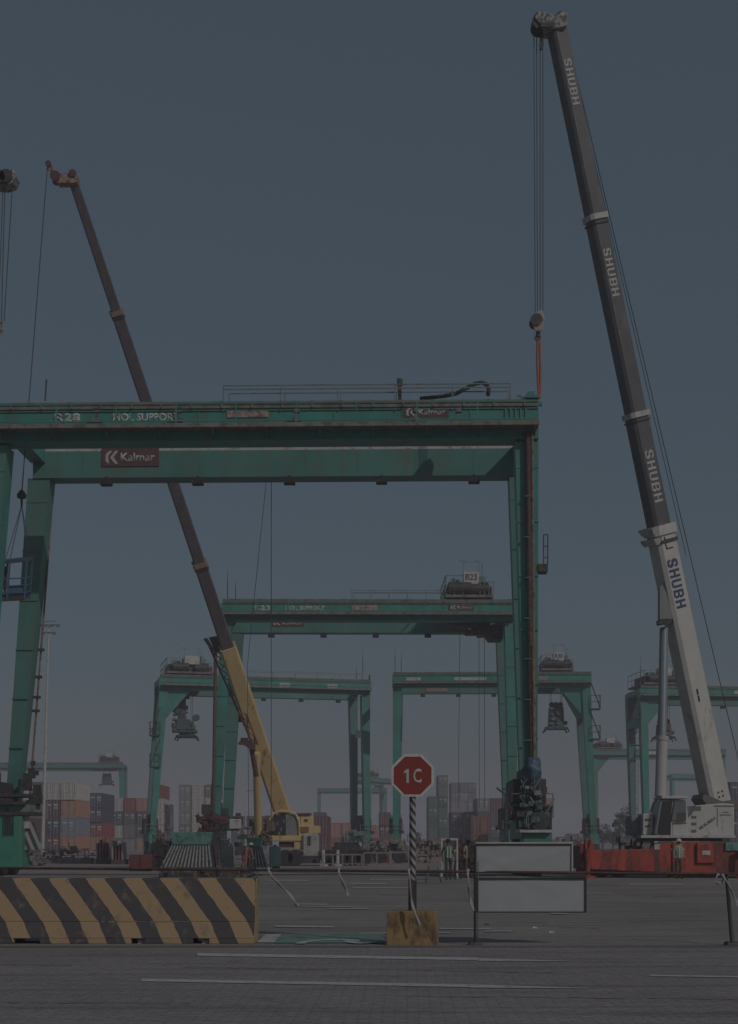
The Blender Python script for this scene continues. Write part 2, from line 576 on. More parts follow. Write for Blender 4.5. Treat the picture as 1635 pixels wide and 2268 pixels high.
def trolley(root, x0, x1, sign, zs=1.0, body=DARK, detail=2):
    """machinery house of the crane: deck, drums, cabinets, davit, and its number board"""
    y0, y1 = -0.3, 6.9
    z = ZT + 0.12
    w = x1 - x0
    t = MB().box(x0, x1, y0, y1, z, z + 0.22).build('trolley_deck', TRAYM, root)
    mb = MB()
    mb.box(x0 + w * .05, x0 + w * .55, y0 + .5, y1 - 2, z + .22, z + 1.1)
    mb.lathe((x0 + w * .3, y0 + .3, z + .75), (1, 0, 0), [(.5, -.9), (.5, .9)], 14)
    mb.lathe((x0 + w * .72, y0 + .35, z + .7), (1, 0, 0), [(.45, -.7), (.45, .7)], 14)
    mb.box(x0 + w * .62, x0 + w * .9, y0 + .6, y1 - 3, z + .22, z + 1.3)
    mb.box(x0 + w * .86, x0 + w * .97, y0 + .2, y0 + 1.2, z + .22, z + .9)
    mb.box(x0 + w * .12, x0 + w * .3, y0 + .6, y0 + 1.7, z + 1.1, z + 1.5)
    mb.build('hoist_machinery', body, root)
    MB().box(x0 + w * .72, x0 + w * .84, y0 + .1, y0 + .5, z + .9, z + 1.7).build('switch_box', mat('teal_grey_box', (.16, .24, .23), .6, 0, .25, 3), root)
    MB().box(x0 + w * .1, x0 + w * .2, y0 + .1, y0 + .4, z + .9, z + 1.5).build('switch_box', mat('teal_grey_box', (.16, .24, .23)), root)
    c0, c1 = x0 + w * .38, x0 + w * .70
    cab = MB().box(c0, c1, y0 + .15, y0 + 1.6, z + 1.05, z + 2.05).build('control_cabinet', LGREY, root, bevel=.03)
    if sign:
        text_part('lettering', sign, DARK, (c0 + (c1 - c0) * .12, y0 + .14, z + 1.38), (1, 0, 0), (0, 0, 1), (c1 - c0) * .76, .5, cab, bold=.02, ext=-0.01)
    r = MB()
    rail_run(r, [(x0, y0, z + .22), (x0 + w * .36, y0, z + .22)], 1.5, w * .18, .03)
    rail_run(r, [(x1 - w * .28, y0, z + .22), (x1, y0, z + .22)], 1.0, w * .09, .03)
    rail_run(r, [(x0, y0, z + .22), (x0, y1, z + .22)], 1.5, 2, .03)
    r.bar((c1 + .25, y0 + .1, z + 1.2), (c1 + .25, y0 + .1, z + 2.6), .09)
    for xx in (c0, c1):
        r.bar((xx, y0 + .2, z + 2.05), (xx, y0 + .2, z + 2.9), .04)
        r.bar((xx - .35, y0 + .2, z + 2.95), (xx + .2, y0 + .2, z + 2.82), .05)
    r.bar((c0, y0 + .2, z + 2.82), (c1, y0 + .2, z + 2.82), .03)
    r.build('trolley_railing', RAILM, root)
    return t

def gantry(label, loc, rz, W=23.8, troll=None, dep=5.8, lean=(0.0, 0.0), det=2, group='green container gantry cranes', signs=(), text=(), legs=None, upper=None, gm=None, cab=None, ant=(), cage=None, gusset=None):
    root = empty('gantry_crane', loc, rz)
    tag(root, label, 'gantry crane', group)
    gm = gm or GREEN
    x0, x1 = -W / 2, W / 2
    # near and far girders
    g1 = MB().box(x0, x1, 0, 1.0, ZB + .1, ZG)
    g1.box(x0, x1, -.06, 1.06, ZB + .06, ZB + .13).box(x0, x1, -.06, 1.06, ZG - .02, ZG + .06)
    if det > 1:
        for i in range(1, 8):
            xx = x0 + W * i / 8
            g1.box(xx - .03, xx + .03, -.03, .02, ZB + .04, ZG - .02)
    g1.build('girder', gm, root)
    g2 = MB().box(x0 + .1, x1 - .1, dep, dep + 1.0, ZB, ZG - .15)
    g2.box(x0 + .1, x1 - .1, dep - .06, dep + 1.06, ZB - .05, ZB + .04)
    if det > 2:
        for i in range(1, 9):
            xx = x0 + W * (i + random.uniform(-.1, .1)) / 9
            g2.box(xx - .02, xx + .02, dep - .012, dep + .02, ZB + .04, ZG - .16)
    g2 = g2.build('girder', GREEN_FACE, root)
    MB().box(x0 + .2, x1 - .2, dep + .03, dep + .4, ZG - .15, ZG + .03).build('trolley_rail', LGREY, root)
    MB().box(x0 + .2, x1 - .2, .5, .8, ZG + .06, ZG + .2).build('trolley_rail', LGREY, root)
    # end ties
    MB().box(x0, x0 + .7, 1.0, dep, ZG - .7, ZG - .05).build('end_tie', gm, root)
    MB().box(x1 - .7, x1, 1.0, dep, ZG - .7, ZG - .05).build('end_tie', gm, root)
    # tray and walkway
    tr = MB().box(x0 + .1, x1, -.12, .05, ZG + .08, ZT)
    if det > 1:
        tr.box(x0 + .1, x1, -.16, -.12, ZT - .14, ZT - .08)
        for i in range(18):
            xx = x0 + W * (i + .5) / 18
            tr.box(xx, xx + .08, -.17, -.12, ZG + .08, ZT)
    tr.build('cable_tray', TRAYM, root)
    zw = 19.62
    wk = MB().box(x0 + .2, x1 - .05, -.85, -.02, zw, zw + .06).box(x0 + .2, x1 - .05, -.9, -.85, zw - .06, zw + .12)
    for i in range(11):
        xx = x0 + .3 + (W - .5) * i / 10
        wk.bar((xx, -.85, zw - .03), (xx, -.01, zw - .32), .07)
    wk.build('walkway', TRAYM, root)
    if det > 1:
        rl = MB()
        rail_run(rl, [(x0 + .25, -.86, zw), (x1 - .1, -.86, zw)], .98, 2.5, .024, (1.0, .22))
        rl.build('walkway_railing', gm, root)
    # legs
    if legs is None:
        lw = 1.0
        legs = [(0, x0 + .05, x0 + .05 + lw, x0 + .05 + lean[0], x0 + .7 + lean[0]),
                (0, x1 - .05 - lw, x1 - .05, x1 - .7 + lean[1], x1 - .05 + lean[1]),
                (1, x0 + .15, x0 + .15 + lw, x0 + .15 + lean[0], x0 + .75 + lean[0]),
                (1, x1 - .15 - lw, x1 - .15, x1 - .75 + lean[1], x1 - .15 + lean[1])]
    zl = 2.6
    for far, a, b, c, d in legs:
        y0 = dep + .03 if far else .03
        y1 = y0 + 1.1
        m = MB().hexa([(c, y0 + .1, zl), (d, y0 + .1, zl), (d, y1 - .1, zl), (c, y1 - .1, zl)], [(a, y0, ZB - .05), (b, y0, ZB - .05), (b, y1, ZB - .05), (a, y1, ZB - .05)])
        if det > 2:
            for k in range(7):
                t = (k + .5) / 7
                e0, e1 = c + (a - c) * t, d + (b - d) * t
                zz = zl + (ZB - zl) * t
                m.box(e0 - .02, e1 + .02, y0 - .02, y0 + .04, zz - .025, zz + .025)
        m.build('leg', gm if not far else GREEN_FACE, root)
    # flange collars where the legs meet the girder
    # sills, bogies, wheels
    for side in (0, 1):
        near = [q for q in legs if q[0] == 0][side]
        cx = (near[3] + near[4]) / 2
        MB().box(cx - .45, cx + .45, -.2, dep + 1.3, 1.75, 2.65).build('sill_beam', gm, root)
        for yc in (0.2, dep + .8):
            bg_ = MB()
            bg_.hexa([(cx - .3, yc - 1.3, .75), (cx + .3, yc - 1.3, .75), (cx + .3, yc + 1.3, .75), (cx - .3, yc + 1.3, .75)],
                     [(cx - .4, yc - .6, 1.75), (cx + .4, yc - .6, 1.75), (cx + .4, yc + .6, 1.75), (cx - .4, yc + .6, 1.75)])
            bg_.build('bogie', gm, root)
        for yc in (0.2, dep + .8):
            for q in (-1.0, 1.0):
                xwheel(root, (cx, yc + q, .75), .74, .62)
        if det < 2: continue
        # platform and power pack on the sill
        pk = MB().box(cx - .9, cx + .9, .3, dep + .2, 2.66, 3.0)
        pk.box(cx - .75, cx + .7, .9, dep - .3, 3.0, 4.4)
        pk.lathe((cx, .85, 3.6), (0, 1, 0), [(.5, -.2), (.55, 0), (.5, .1)], 14)
        pk.box(cx - .3, cx + .3, 1.5, dep - 1, 4.4, 4.9)
        pk.build('power_pack', DARK, root)
        rail_run(MB(), [(cx - .9, -.1, 2.66), (cx + .9, -.1, 2.66)], 1.05, .9, .025).build('sill_railing', RAILM, root)
    if troll:
        trolley(root, *troll)
    # floodlights under the far girder
    if det > 1:
        for i in range(5):
            xx = x0 + W * (.155 + .1845 * i)
            yy = dep - .2
            lp = MB().box(xx - .26, xx + .26, yy - .3, yy + .22, ZB - .46, ZB - .18).box(xx - .05, xx + .05, yy - .05, yy + .3, ZB - .22, ZB - .04)
            lp.build('floodlight', BLACKM, root)
    if upper:
        ux0, ux1 = upper
        rl = MB()
        rail_run(rl, [(ux0, -.05, ZT - .45), (ux1, -.05, ZT - .45)], 1.15, (ux1 - ux0) / 5, .022, (1.0, .86))
        rail_run(rl, [(ux0 + .15, .8, ZT - .4), (ux1 + .0, .8, ZT - .4)], 1.02, (ux1 - ux0) / 5, .022, (1.0,))
        rl.build('upper_railing', RAILM, root)
    if gusset:
        for sgn in gusset:
            xe = x0 if sgn < 0 else x1
            MB().hexa([(xe - sgn * .05, .3, ZB - 3.2), (xe - sgn * .9, .3, ZB - 3.2), (xe - sgn * .9, dep + .5, ZB - 3.2), (xe - sgn * .05, dep + .5, ZB - 3.2)][::1],
                      [(xe - sgn * .05, .2, ZB), (xe - sgn * 3.6, .2, ZB), (xe - sgn * 3.6, .5, ZB), (xe - sgn * .05, .5, ZB)]).build('corner_gusset', gm, root)
    for xx, hh in ant:
        MB().bar((xx, .4, ZT - .1), (xx, .4, ZT + hh), .07).bar((xx, .4, ZT + hh * .6), (xx, .4, ZT + hh * 1.5), .03).build('antenna', DARK, root)
    for s in signs:       # (x0, x1, z0, z1, y, material, text, textmaterial)
        sx0, sx1, z0, z1, yy, sm, body, tm = s
        sg = MB().box(sx0, sx1, yy - .04, yy, z0, z1).build('sign_board', sm, root)
        if body:
            ww, hh = sx1 - sx0, z1 - z0
            text_part('lettering', body, tm, (sx0 + ww * .33, yy - .04, z0 + hh * .28), (1, 0, 0), (0, 0, 1), ww * .60, hh * .46, sg, bold=.025, ext=.01)
            k = MB()
            bx, bw, bz, bh = sx0 + ww * .07, ww * .22, z0 + hh * .14, hh * .72
            y_ = yy - .055
            k.prism([(bx, bz + bh * .2), (bx + bw * .25, bz), (bx + bw * .25, bz + bh * .3), (bx + bw * .2, bz + bh * .5), (bx + bw * .25, bz + bh * .7), (bx + bw * .55, bz + bh), (bx + bw * .3, bz + bh), (bx, bz + bh * .7)], y_, yy - .035)
            k.prism([(bx + bw * .35, bz + bh * .48), (bx + bw * .78, bz + bh), (bx + bw * 1.0, bz + bh), (bx + bw * .62, bz + bh * .5), (bx + bw * 1.0, bz), (bx + bw * .75, bz), ], y_, yy - .035)
            k.build('emblem', tm, sg)
    for t_ in text:       # (body, x0, z0, w, h)
        text_part('lettering', t_[0], LETTER_DIM, (t_[1], -.005, t_[2]), (1, 0, 0), (0, 0, 1), t_[3], t_[4], root, bold=.045, ext=.012)
    if cage:              # ladder landings up one leg
        side, zs = cage
        xe = x1 - .1 if side > 0 else x0 + .1
        c = MB()
        for z in zs:
            xa, xb = (xe, xe + 1.1) if side > 0 else (xe - 1.1, xe)
            c.box(xa, xb, -.2, 1.0, z, z + .14)
            rail_run(c, [(xa, -.2, z + .1), (xb, -.2, z + .1)], 1.5, 1.1, .03)
            xo = xb if side > 0 else xa
            rail_run(c, [(xo, -.2, z + .1), (xo, 1.0, z + .1)], 1.5, 1.2, .03)
            c.bar((xe, 0, z + 3.2), (xo, 0, z + .2), .12)
        c.build('ladder_landing', DARK, root)
    if cab:
        cx_, zc = cab
        o = MB().hexa([(cx_ - .8, 1.6, zc - 2.2), (cx_ + .9, 1.6, zc - 2.2), (cx_ + .9, 3.6, zc - 2.2), (cx_ - .8, 3.6, zc - 2.2)], [(cx_ - 1.2, 1.4, zc), (cx_ + .9, 1.4, zc), (cx_ + .9, 3.8, zc), (cx_ - 1.2, 3.8, zc)]).build('operator_cab', GREYM, root, bevel=.05)
        MB().box(cx_ - .7, cx_ + .6, 1.36, 1.42, zc - 1.6, zc - .5).build('window', GLASS, o)
        MB().bar((cx_, 2, zc), (cx_, 2, ZB), .3).box(cx_ - 1.6, cx_ - .9, 1.5, 3.0, zc + .1, zc + .9).build('cab_hanger', DARK, root)
    return root

def spreader(label, x, Y, zbot, s=1.0, ztop=19.3, m=None, group='container spreaders hanging from gantry cranes', body_h=1.5, ropes=4):
    root = empty('container_spreader', (x, Y, zbot))
    tag(root, label, 'spreader', group)
    m = m or DARK
    b = MB().box(-1.2 * s, 1.2 * s, -1, 1, .35, .62)
    b.hexa([(-.85 * s, -.9, .6), (.85 * s, -.9, .6), (.85 * s, .9, .6), (-.85 * s, .9, .6)], [(-.75 * s, -.8, .6 + body_h), (.75 * s, -.8, .6 + body_h), (.75 * s, .8, .6 + body_h), (-.75 * s, .8, .6 + body_h)])
    b.box(.8 * s, 1.25 * s, -.4, .4, .9, 1.3)
    b.build('spreader_frame', m, root)
    fx = MB()
    rs = random.getstate()
    random.seed(int(abs(x) * 10))
    for i in range(12):
        a_, c_ = random.uniform(-.75, .75) * s, random.uniform(.5, .4 + body_h)
        q_ = random.uniform(.06, .2)
        fx.box(a_ - q_, a_ + q_ * 1.3, -1.15, -.8, c_ - q_ * .6, c_ + q_ * .6)
    random.setstate(rs)
    fx.build('hydraulic_gear', mat('grey_green_gear', (.15, .20, .19), .6, 0, .35, 3), root)['kind'] = 'stuff'
    e = MB()
    for q in (-1, 1):
        for yy in (-1.0, .9):
            e.hexa([(q * 1.38 * s - .08, yy, 0), (q * 1.38 * s + .08, yy, 0), (q * 1.38 * s + .08, yy + .1, 0), (q * 1.38 * s - .08, yy + .1, 0)],
                   [(q * 1.15 * s - .1, yy, .5), (q * 1.15 * s + .1, yy, .5), (q * 1.15 * s + .1, yy + .1, .5), (q * 1.15 * s - .1, yy + .1, .5)])
    e.build('guide_flipper', m, root)
    h = MB()
    for q in (-.5, 0, .5):
        h.lathe((q * s, 0, .6 + body_h + .3), (0, 1, 0), [(.3 * s, -.15), (.3 * s, .15)], 12)
    h.box(-.7 * s, .7 * s, -.2, .2, .55 + body_h, .75 + body_h)
    h.build('headblock', m, root)
    r = MB()
    for q in ((-.7, .7) if ropes == 2 else (-.7, -.5, .5, .7)):
        r.tube((q * s, 0, .9 + body_h), (q * s * 1.0, 0, ztop - zbot), .025, n=5)
    r.build('hoist_rope', CABLE, root)
    return root

# --- the near crane, R28
RY, rz28 = 63.3, R(-1.46)
loc28 = (-4.5, RY, 0)
def u28(sx, sy, y): return U(loc28, rz28, sx, sy, y)
def xx28(sx, y): return U(loc28, rz28, sx, 1000, y).x
legs28 = [(0, xx28(-40, .03), xx28(16, .03), xx28(-110, .03), xx28(-50, .03)),
          (0, xx28(1141, .03), xx28(1193, .03), xx28(1166, .03), xx28(1191, .03)),
          (1, xx28(62, 5.83), xx28(110, 5.83), xx28(8, 5.83), xx28(34, 5.83)),
          (1, xx28(1128, 5.83), xx28(1175, 5.83), xx28(1156, 5.83), xx28(1180, 5.83))]
def zz28(sy, y, sx=600): return u28(sx, sy, y).z
sg28 = []
a, b = u28(225, 1033, 5.74), u28(352, 992, 5.74)
sg28.append((a.x, b.x, a.z, b.z, 5.79, KRED, 'Kalmar', LETTER))
a, b = u28(893, 927, -.02), u28(994, 899, -.02)
sg28.append((a.x, b.x, a.z, b.z, -.01, KRED, 'Kalmar', LETTER))
g28 = gantry('nearest and largest green gantry crane, numbered R28, spanning the frame under both cranes', loc28, rz28, 23.8,
             lean=(0, 0), det=3, legs=legs28, signs=sg28,
             text=[('R28', xx28(120, 0), zz28(931, 0), xx28(178, 0) - xx28(120, 0), .38),
                   ('MOL SUPPORT', xx28(250, 0), zz28(931, 0), xx28(397, 0) - xx28(250, 0), .36)],
             upper=(xx28(495, 0), xx28(1130, 0)), ant=())
# pale worn board on the near girder
a, b = u28(503, 925, -.02), u28(595, 903, -.02)
pb = MB().box(a.x, b.x, -.05, -.006, a.z, b.z).build('sign_board', mat('pale_worn_board', (0.38, 0.30, 0.28), .7, 0, .2, 3, (.2, .12, .1), .35), g28)
pb['label'] = 'pale pink worn board on the near girder'
# small lamps standing on the walkway
for q in (215, 395, 657, 920, 1015):
    p = u28(q, 936, -.5)
    MB().box(p.x - .2, p.x + .2, -.7, -.4, p.z, p.z + .16).box(p.x - .05, p.x + .05, -.6, -.5, p.z + .1, p.z + .5).box(p.x - .12, p.x + .14, -.66, -.44, p.z + .42, p.z + .62).build('walkway_lamp', GREYM, g28)
# cable loop and stop post on top
pts = [u28(x, y, .5) for x, y in ((930, 883), (985, 877), (1010, 872), (1035, 859), (1052, 850), (1066, 847), (1078, 851), (1083, 861), (1081, 876))]
MB().path(pts, .09, 8).build('cable_loop', BLACKM, g28, smooth=True)
a = u28(886, 884, .3)
MB().bar(a, a + Vector((-.04, 0, .9)), .16).box(a.x - .14, a.x + .12, .2, .4, a.z + .6, a.z + .86).build('stop_post', DARK, g28)
a = u28(100, 888, .3)
MB().tube(a, a + Vector((.06, 0, .95)), .035).build('antenna', DARK, g28)
# right end bracket and limit gear
e = MB()
a = u28(1163, 884, .2)
e.box(a.x, a.x + .6, -.2, .6, a.z - .05, a.z + .08).box(a.x + .1, a.x + .4, -.1, .4, a.z + .08, a.z + .25).bar((a.x, .1, a.z), (a.x - .35, .1, a.z + .15), .07)
e.box(a.x + .56, a.x + .72, -.1, .1, a.z - .35, a.z - .2)
for k in range(5):
    e.box(a.x - .9 + k * .22, a.x - .82 + k * .22, -.06, -.01, a.z - .9, a.z - .2)
e.build('end_bracket', GREEN, g28)
# rusty pipes down the legs
a, b = u28(1169, 955, -.16), u28(1178, 1680, -.16)
pp = MB().tube(a, b, .13, .13, 10).build('leg_pipe', PIPE, g28)
MB().tube(u28(1179, 960, -.2), u28(1184, 1680, -.2), .06, .06, 8).build('leg_pipe', mat('tan_pipe', (.24, .17, .12), .7, 0, .3, 3, RUST, .3), g28)
MB().tube(u28(1181, 1430, -.28), u28(1184, 1682, -.28), .085, .085, 8).build('leg_pipe', MATS['tan_pipe'], g28)
for sy in (1100, 1190, 1280, 1370, 1460, 1550, 1640):
    p = u28(1172, sy, -.16)
    MB().box(p.x - .2, p.x + .1, -.30, .05, p.z - .02, p.z + .02).build('pipe_clamp', GREEN, g28)
pa, pb_ = u28(120, 1060, 6.9), u28(66, 1765, 6.9)
MB().tube(pa, pb_, .055, .055, 8).build('leg_pipe', mat('pink_brown_pipe', (.26, .17, .15), .7, 0, .25, 3, RUST, .3), g28)
for sy in (1440, 1500, 1545, 1575):
    t = (sy - 1060) / 705
    p = pa.lerp(pb_, t)
    MB().box(p.x - .22, p.x + .16, 6.75, 6.95, p.z - .05, p.z + .07).build('pipe_clamp', DARK, g28)
# step platform on the right leg
a = u28(1193, 1268, .3)
pl = MB().box(a.x - .05, a.x + .38, .0, .8, a.z, a.z + .32)
pl.bar((a.x + .2, .05, a.z + .3), (a.x + .2, .05, a.z + 1.6), .05).bar((a.x + .38, .05, a.z + .3), (a.x + .38, .05, a.z + 1.6), .05)
for k in (.6, 1.1, 1.6):
    pl.bar((a.x + .2, .05, a.z + k), (a.x + .38, .05, a.z + k), .04)
pl.build('step_platform', DARK, g28)
# right leg base: machinery, engine and tarpaulin
mb = MB()
random.seed(3)
for i in range(46):
    x = random.uniform(1150, 1218)
    y = random.uniform(1750, 1835)
    if y < 1785 and x > 1205: continue
    p = u28(x, y, random.uniform(-.6, .6))
    s = random.uniform(.05, .22)
    mb.box(p.x - s, p.x + s, p.y - s, p.y + s, p.z - s * random.uniform(.5, 1.4), p.z + s)
for i in range(14):
    p = u28(random.uniform(1155, 1210), random.uniform(1745, 1830), random.uniform(-.6, .2))
    q = p + Vector((random.uniform(-.6, .6), random.uniform(-.2, .2), random.uniform(-.7, .7)))
    mb.tube(p, q, .04, n=6)
mb.build('drive_machinery', DARK, g28)
for m_, sd_ in ((GREYM, 4), (mat('dark_teal_gear', (.06, .14, .125), .6, 0, .35, 3, (.12, .12, .11), .3), 6), (mat('pale_teal_gear', (.20, .27, .25), .6, 0, .3, 3), 8)):
    random.seed(sd_)
    mb = MB()
    for i in range(26 if sd_ < 8 else 14):
        x = random.uniform(1152, 1216)
        y = random.uniform(1742, 1836)
        if y < 1790 and x > 1200: continue
        p = u28(x, y, random.uniform(-.95, -.5))
        s = random.uniform(.03, .12)
        if random.random() < .4: mb.tube(p, p + Vector((random.choice((0, .3, -.2)), 0, random.uniform(.2, .6))), .03, n=6)
        else: mb.box(p.x - s, p.x + s * 1.5, p.y - s, p.y + s, p.z - s, p.z + s * random.uniform(.5, 1.6))
    mb.build('engine_fitting', m_, g28)
p = u28(1195, 1818, -.7)
MB().lathe(p, (0, 1, 0), [(.2, -.12), (.42, -.1), (.46, 0), (.42, .1)], 20).build('engine_fan', mat('dark_teal_housing', (.045, .07, .07), .5, 0, .3, 3), g28)
p = u28(1170, 1818, -.5)
MB().lathe(p, (0, 1, 0), [(.22, -.1), (.27, 0), (.22, .3)], 16).build('engine_fan', mat('dark_teal_housing', (.07, .12, .12)), g28)
a, b = u28(1152, 1844, -.9), u28(1224, 1838, -.9)
MB().box(a.x, b.x, -.9, 1.8, a.z, b.z).build('engine_deck', LGREY, g28)
a, b = u28(1160, 1880, -.6), u28(1222, 1845, -.6)
MB().box(a.x, b.x, -.6, 1.6, a.z - 1.0, b.z).build('lower_housing', GREEN_BRIGHT, g28)
# jib arm and stay by the engine
MB().bar(u28(1100, 1745, -.5), u28(1122, 1762, -.5), .08).bar(u28(1122, 1762, -.5), u28(1122, 1870, -.5), .14).bar(u28(1122, 1776, -.5), u28(1165, 1838, -.5), .12).build('service_arm', DARK, g28)
bmt = MB()
c = u28(1180, 1710, -.35)
N, M_ = 14, 9
random.seed(11)
base = len(bmt.v)
for j in range(M_):
    t = j / (M_ - 1)
    rr = .32 * math.sin(math.pi * min(1, .18 + t * .85)) ** .6 + .05
    for i in range(N):
        a_ = 2 * math.pi * i / N
        r_ = rr * (1 + random.uniform(-.3, .22)) * (1.15 if 2 < j < 5 else .82 if j > 6 else 1)
        bmt.v.append(Vector((c.x + math.cos(a_) * r_ + .05 * t, c.y + math.sin(a_) * r_, c.z + .62 - 1.45 * t)))
for j in range(M_ - 1):
    for i in range(N):
        bmt.f.append((j * N + i, j * N + (i + 1) % N, (j + 1) * N + (i + 1) % N, (j + 1) * N + i))
bmt.f += [tuple(range(N)), tuple((M_ - 1) * N + i for i in range(N))]
tp = bmt.build('tarpaulin_wrap', TARP, g28, smooth=True)
tp.name = 'tarpaulin_wrap'
# left leg base: landings, bright housing and chevron board
mb = MB()
for sy0, sy1, x0_, x1_ in ((1765, 1758, -30, 60), (1782, 1776, -30, 52), (1806, 1798, -30, 72)):
    a, b = u28(x0_, sy0, -.8), u28(x1_, sy1, -.8)
    mb.box(a.x, b.x, -.8, .9, a.z, b.z)
mb.build('leg_landing', DARK, g28)
a, b = u28(-30, 1798, -.3), u28(62, 1782, -.3)
MB().box(a.x, b.x, -.3, 1.0, a.z, b.z).build('housing', mat('pale_green_paint', (.20, .28, .24), .6, 0, .2, 2, (.1, .1, .08), .3), g28)
a, b = u28(-60, 1925, -1.0), u28(47, 1808, -1.0)
MB().box(a.x, b.x, -1.0, .3, a.z, b.z).build('housing', GREEN_BRIGHT, g28, bevel=.05)
a, b = u28(8, 1850, -1.1), u28(28, 1806, -1.1)
mb = MB()
for k in range(5):
    mb.bar((a.x + k * .1, -1.06, a.z), (a.x + k * .1, -1.06, b.z), .035)
mb.box(a.x - .1, b.x + .1, -1.1, -1.02, b.z, b.z + .08)
mb.build('vent_grille', DARK, g28)
def stripe_mat(name, c0, c1, period, slope, duty=0.5, axis='x', wob=0.02, rough=.75, dirt=(.12, .10, .08), amt=.15, off=0.0):
    m = bpy.data.materials.new(name)
    m.use_nodes = True
    n, l = m.node_tree.nodes, m.node_tree.links
    b = n['Principled BSDF']
    b.inputs['Roughness'].default_value = rough
    tc = n.new('ShaderNodeTexCoord')
    sp = n.new('ShaderNodeSeparateXYZ')
    l.new(tc.outputs['Object'], sp.inputs[0])
    nz = n.new('ShaderNodeTexNoise')
    nz.inputs['Scale'].default_value = 6
    nz.inputs['Detail'].default_value = 5
    l.new(tc.outputs['Object'], nz.inputs['Vector'])
    def math_(op, a, bb):
        q = n.new('ShaderNodeMath')
        q.operation = op
        for i, v in enumerate((a, bb)):
            if isinstance(v, (int, float)): q.inputs[i].default_value = v
            else: l.new(v, q.inputs[i])
        return q.outputs[0]
    v = math_('ADD', math_('MULTIPLY', sp.outputs['Z'], slope), sp.outputs['X'])
    if axis == 'kink':      # the slope changes near the foot
        low = math_('MAXIMUM', math_('SUBTRACT', 0.34, sp.outputs['Z']), 0.0)
        v = math_('ADD', v, math_('MULTIPLY', low, .30))
    v = math_('ADD', v, math_('MULTIPLY', math_('SUBTRACT', nz.outputs['Fac'], .5), wob * 2))
    v = math_('ADD', v, 1000.0 * period + off)
    v = math_('FRACT', math_('DIVIDE', v, period), 0)
    s = math_('GREATER_THAN', v, duty)
    mx = n.new('ShaderNodeMix')
    mx.data_type = 'RGBA'
    l.new(s, mx.inputs[0])
    mx.inputs[6].default_value = (*c0, 1)
    mx.inputs[7].default_value = (*c1, 1)
    n2 = n.new('ShaderNodeTexNoise')
    n2.inputs['Scale'].default_value = 3.5
    n2.inputs['Detail'].default_value = 8
    n2.inputs['Roughness'].default_value = .75
    l.new(tc.outputs['Object'], n2.inputs['Vector'])
    r2 = n.new('ShaderNodeMapRange')
    r2.inputs[1].default_value = .66 - amt * .4
    r2.inputs[2].default_value = .80 - amt * .4
    l.new(n2.outputs['Fac'], r2.inputs[0])
    m2 = n.new('ShaderNodeMix')
    m2.data_type = 'RGBA'
    l.new(r2.outputs[0], m2.inputs[0])
    l.new(mx.outputs[2], m2.inputs[6])
    m2.inputs[7].default_value = (*dirt, 1)
    l.new(m2.outputs[2], b.inputs['Base Color'])
    bp = n.new('ShaderNodeBump')
    bp.inputs['Strength'].default_value = .35
    bp.inputs['Distance'].default_value = .01
    l.new(n2.outputs['Fac'], bp.inputs['Height'])
    l.new(bp.outputs[0], b.inputs['Normal'])
    return m
CHEV = stripe_mat('black_white_chevron_paint', (.07, .07, .075), (.34, .34, .35), .34, .45)
a, b = u28(48, 1882, -.4), u28(88, 1820, -.4)
MB().hexa([(a.x, -.4, a.z), (b.x + .1, -.4, a.z), (b.x + .1, -.2, a.z), (a.x, -.2, a.z)], [(a.x, -.3, b.z), (b.x - .3, -.3, b.z), (b.x - .3, -.2, b.z), (a.x, -.2, b.z)]).build('chevron_board', CHEV, g28)
a, b = u28(50, 1835, -.5), u28(64, 1806, -.5)
MB().box(a.x, b.x, -.5, -.4, a.z, b.z).build('notice_plate', LGREY, g28)
mb = MB()
random.seed(5)
for i in range(16):
    p = u28(random.uniform(58, 84), random.uniform(1690, 1800), 5)
    s = random.uniform(.06, .22)
    mb.box(p.x - s, p.x + s, 5 - s, 5 + s, p.z - s, p.z + s * 1.4)
mb.build('cable_reel_gear', DARK, g28)

# --- second crane, R23
loc23, rz23 = (0.05, 114.5, 0), R(0.6)
def u23(sx, sy, y): return U(loc23, rz23, sx, sy, y)
def x23(sx, y=0.0): return U(loc23, rz23, sx, 1300, y).x
legs23 = [(0, x23(491), x23(513), x23(462), x23(484)), (0, x23(1118), x23(1143), x23(1130), x23(1148)),
          (1, x23(508, 5.8), x23(538, 5.8), x23(492, 5.8), x23(512, 5.8)), (1, x23(1100, 5.8), x23(1130, 5.8), x23(1118, 5.8), x23(1136, 5.8))]
s23 = []
a, b = u23(601, 1387, 5.74), u23(674, 1374, 5.74)
s23.append((a.x, b.x, a.z, b.z, 5.79, KRED, 'Kalmar', LETTER))
a, b = u23(994, 1352, 0), u23(1051, 1339, 0)
s23.append((a.x, b.x, a.z, b.z, -.01, KRED, 'Kalmar', LETTER))
g23 = gantry('green gantry crane with white R23 cabinet on top, seen framed inside the nearest crane', loc23, rz23, 23.5, legs=legs23,
             troll=(x23(987), x23(1092), 'R23'), signs=s23, det=3,
             text=[('R23', x23(563), zz28(0, 0) * 0 + u23(563, 1352, 0).z, 1.25, .4), ('MOL SUPPORT', x23(632), u23(632, 1352, 0).z, 3.1, .36)],
             upper=(x23(778), x23(985)), ant=((x23(503), 1.5), (x23(521), 1.0)))
a, b = u23(778, 1352, 0), u23(836, 1340, 0)
MB().box(a.x, b.x, -.05, -.006, a.z, b.z).build('sign_board', MATS['pale_worn_board'], g23)
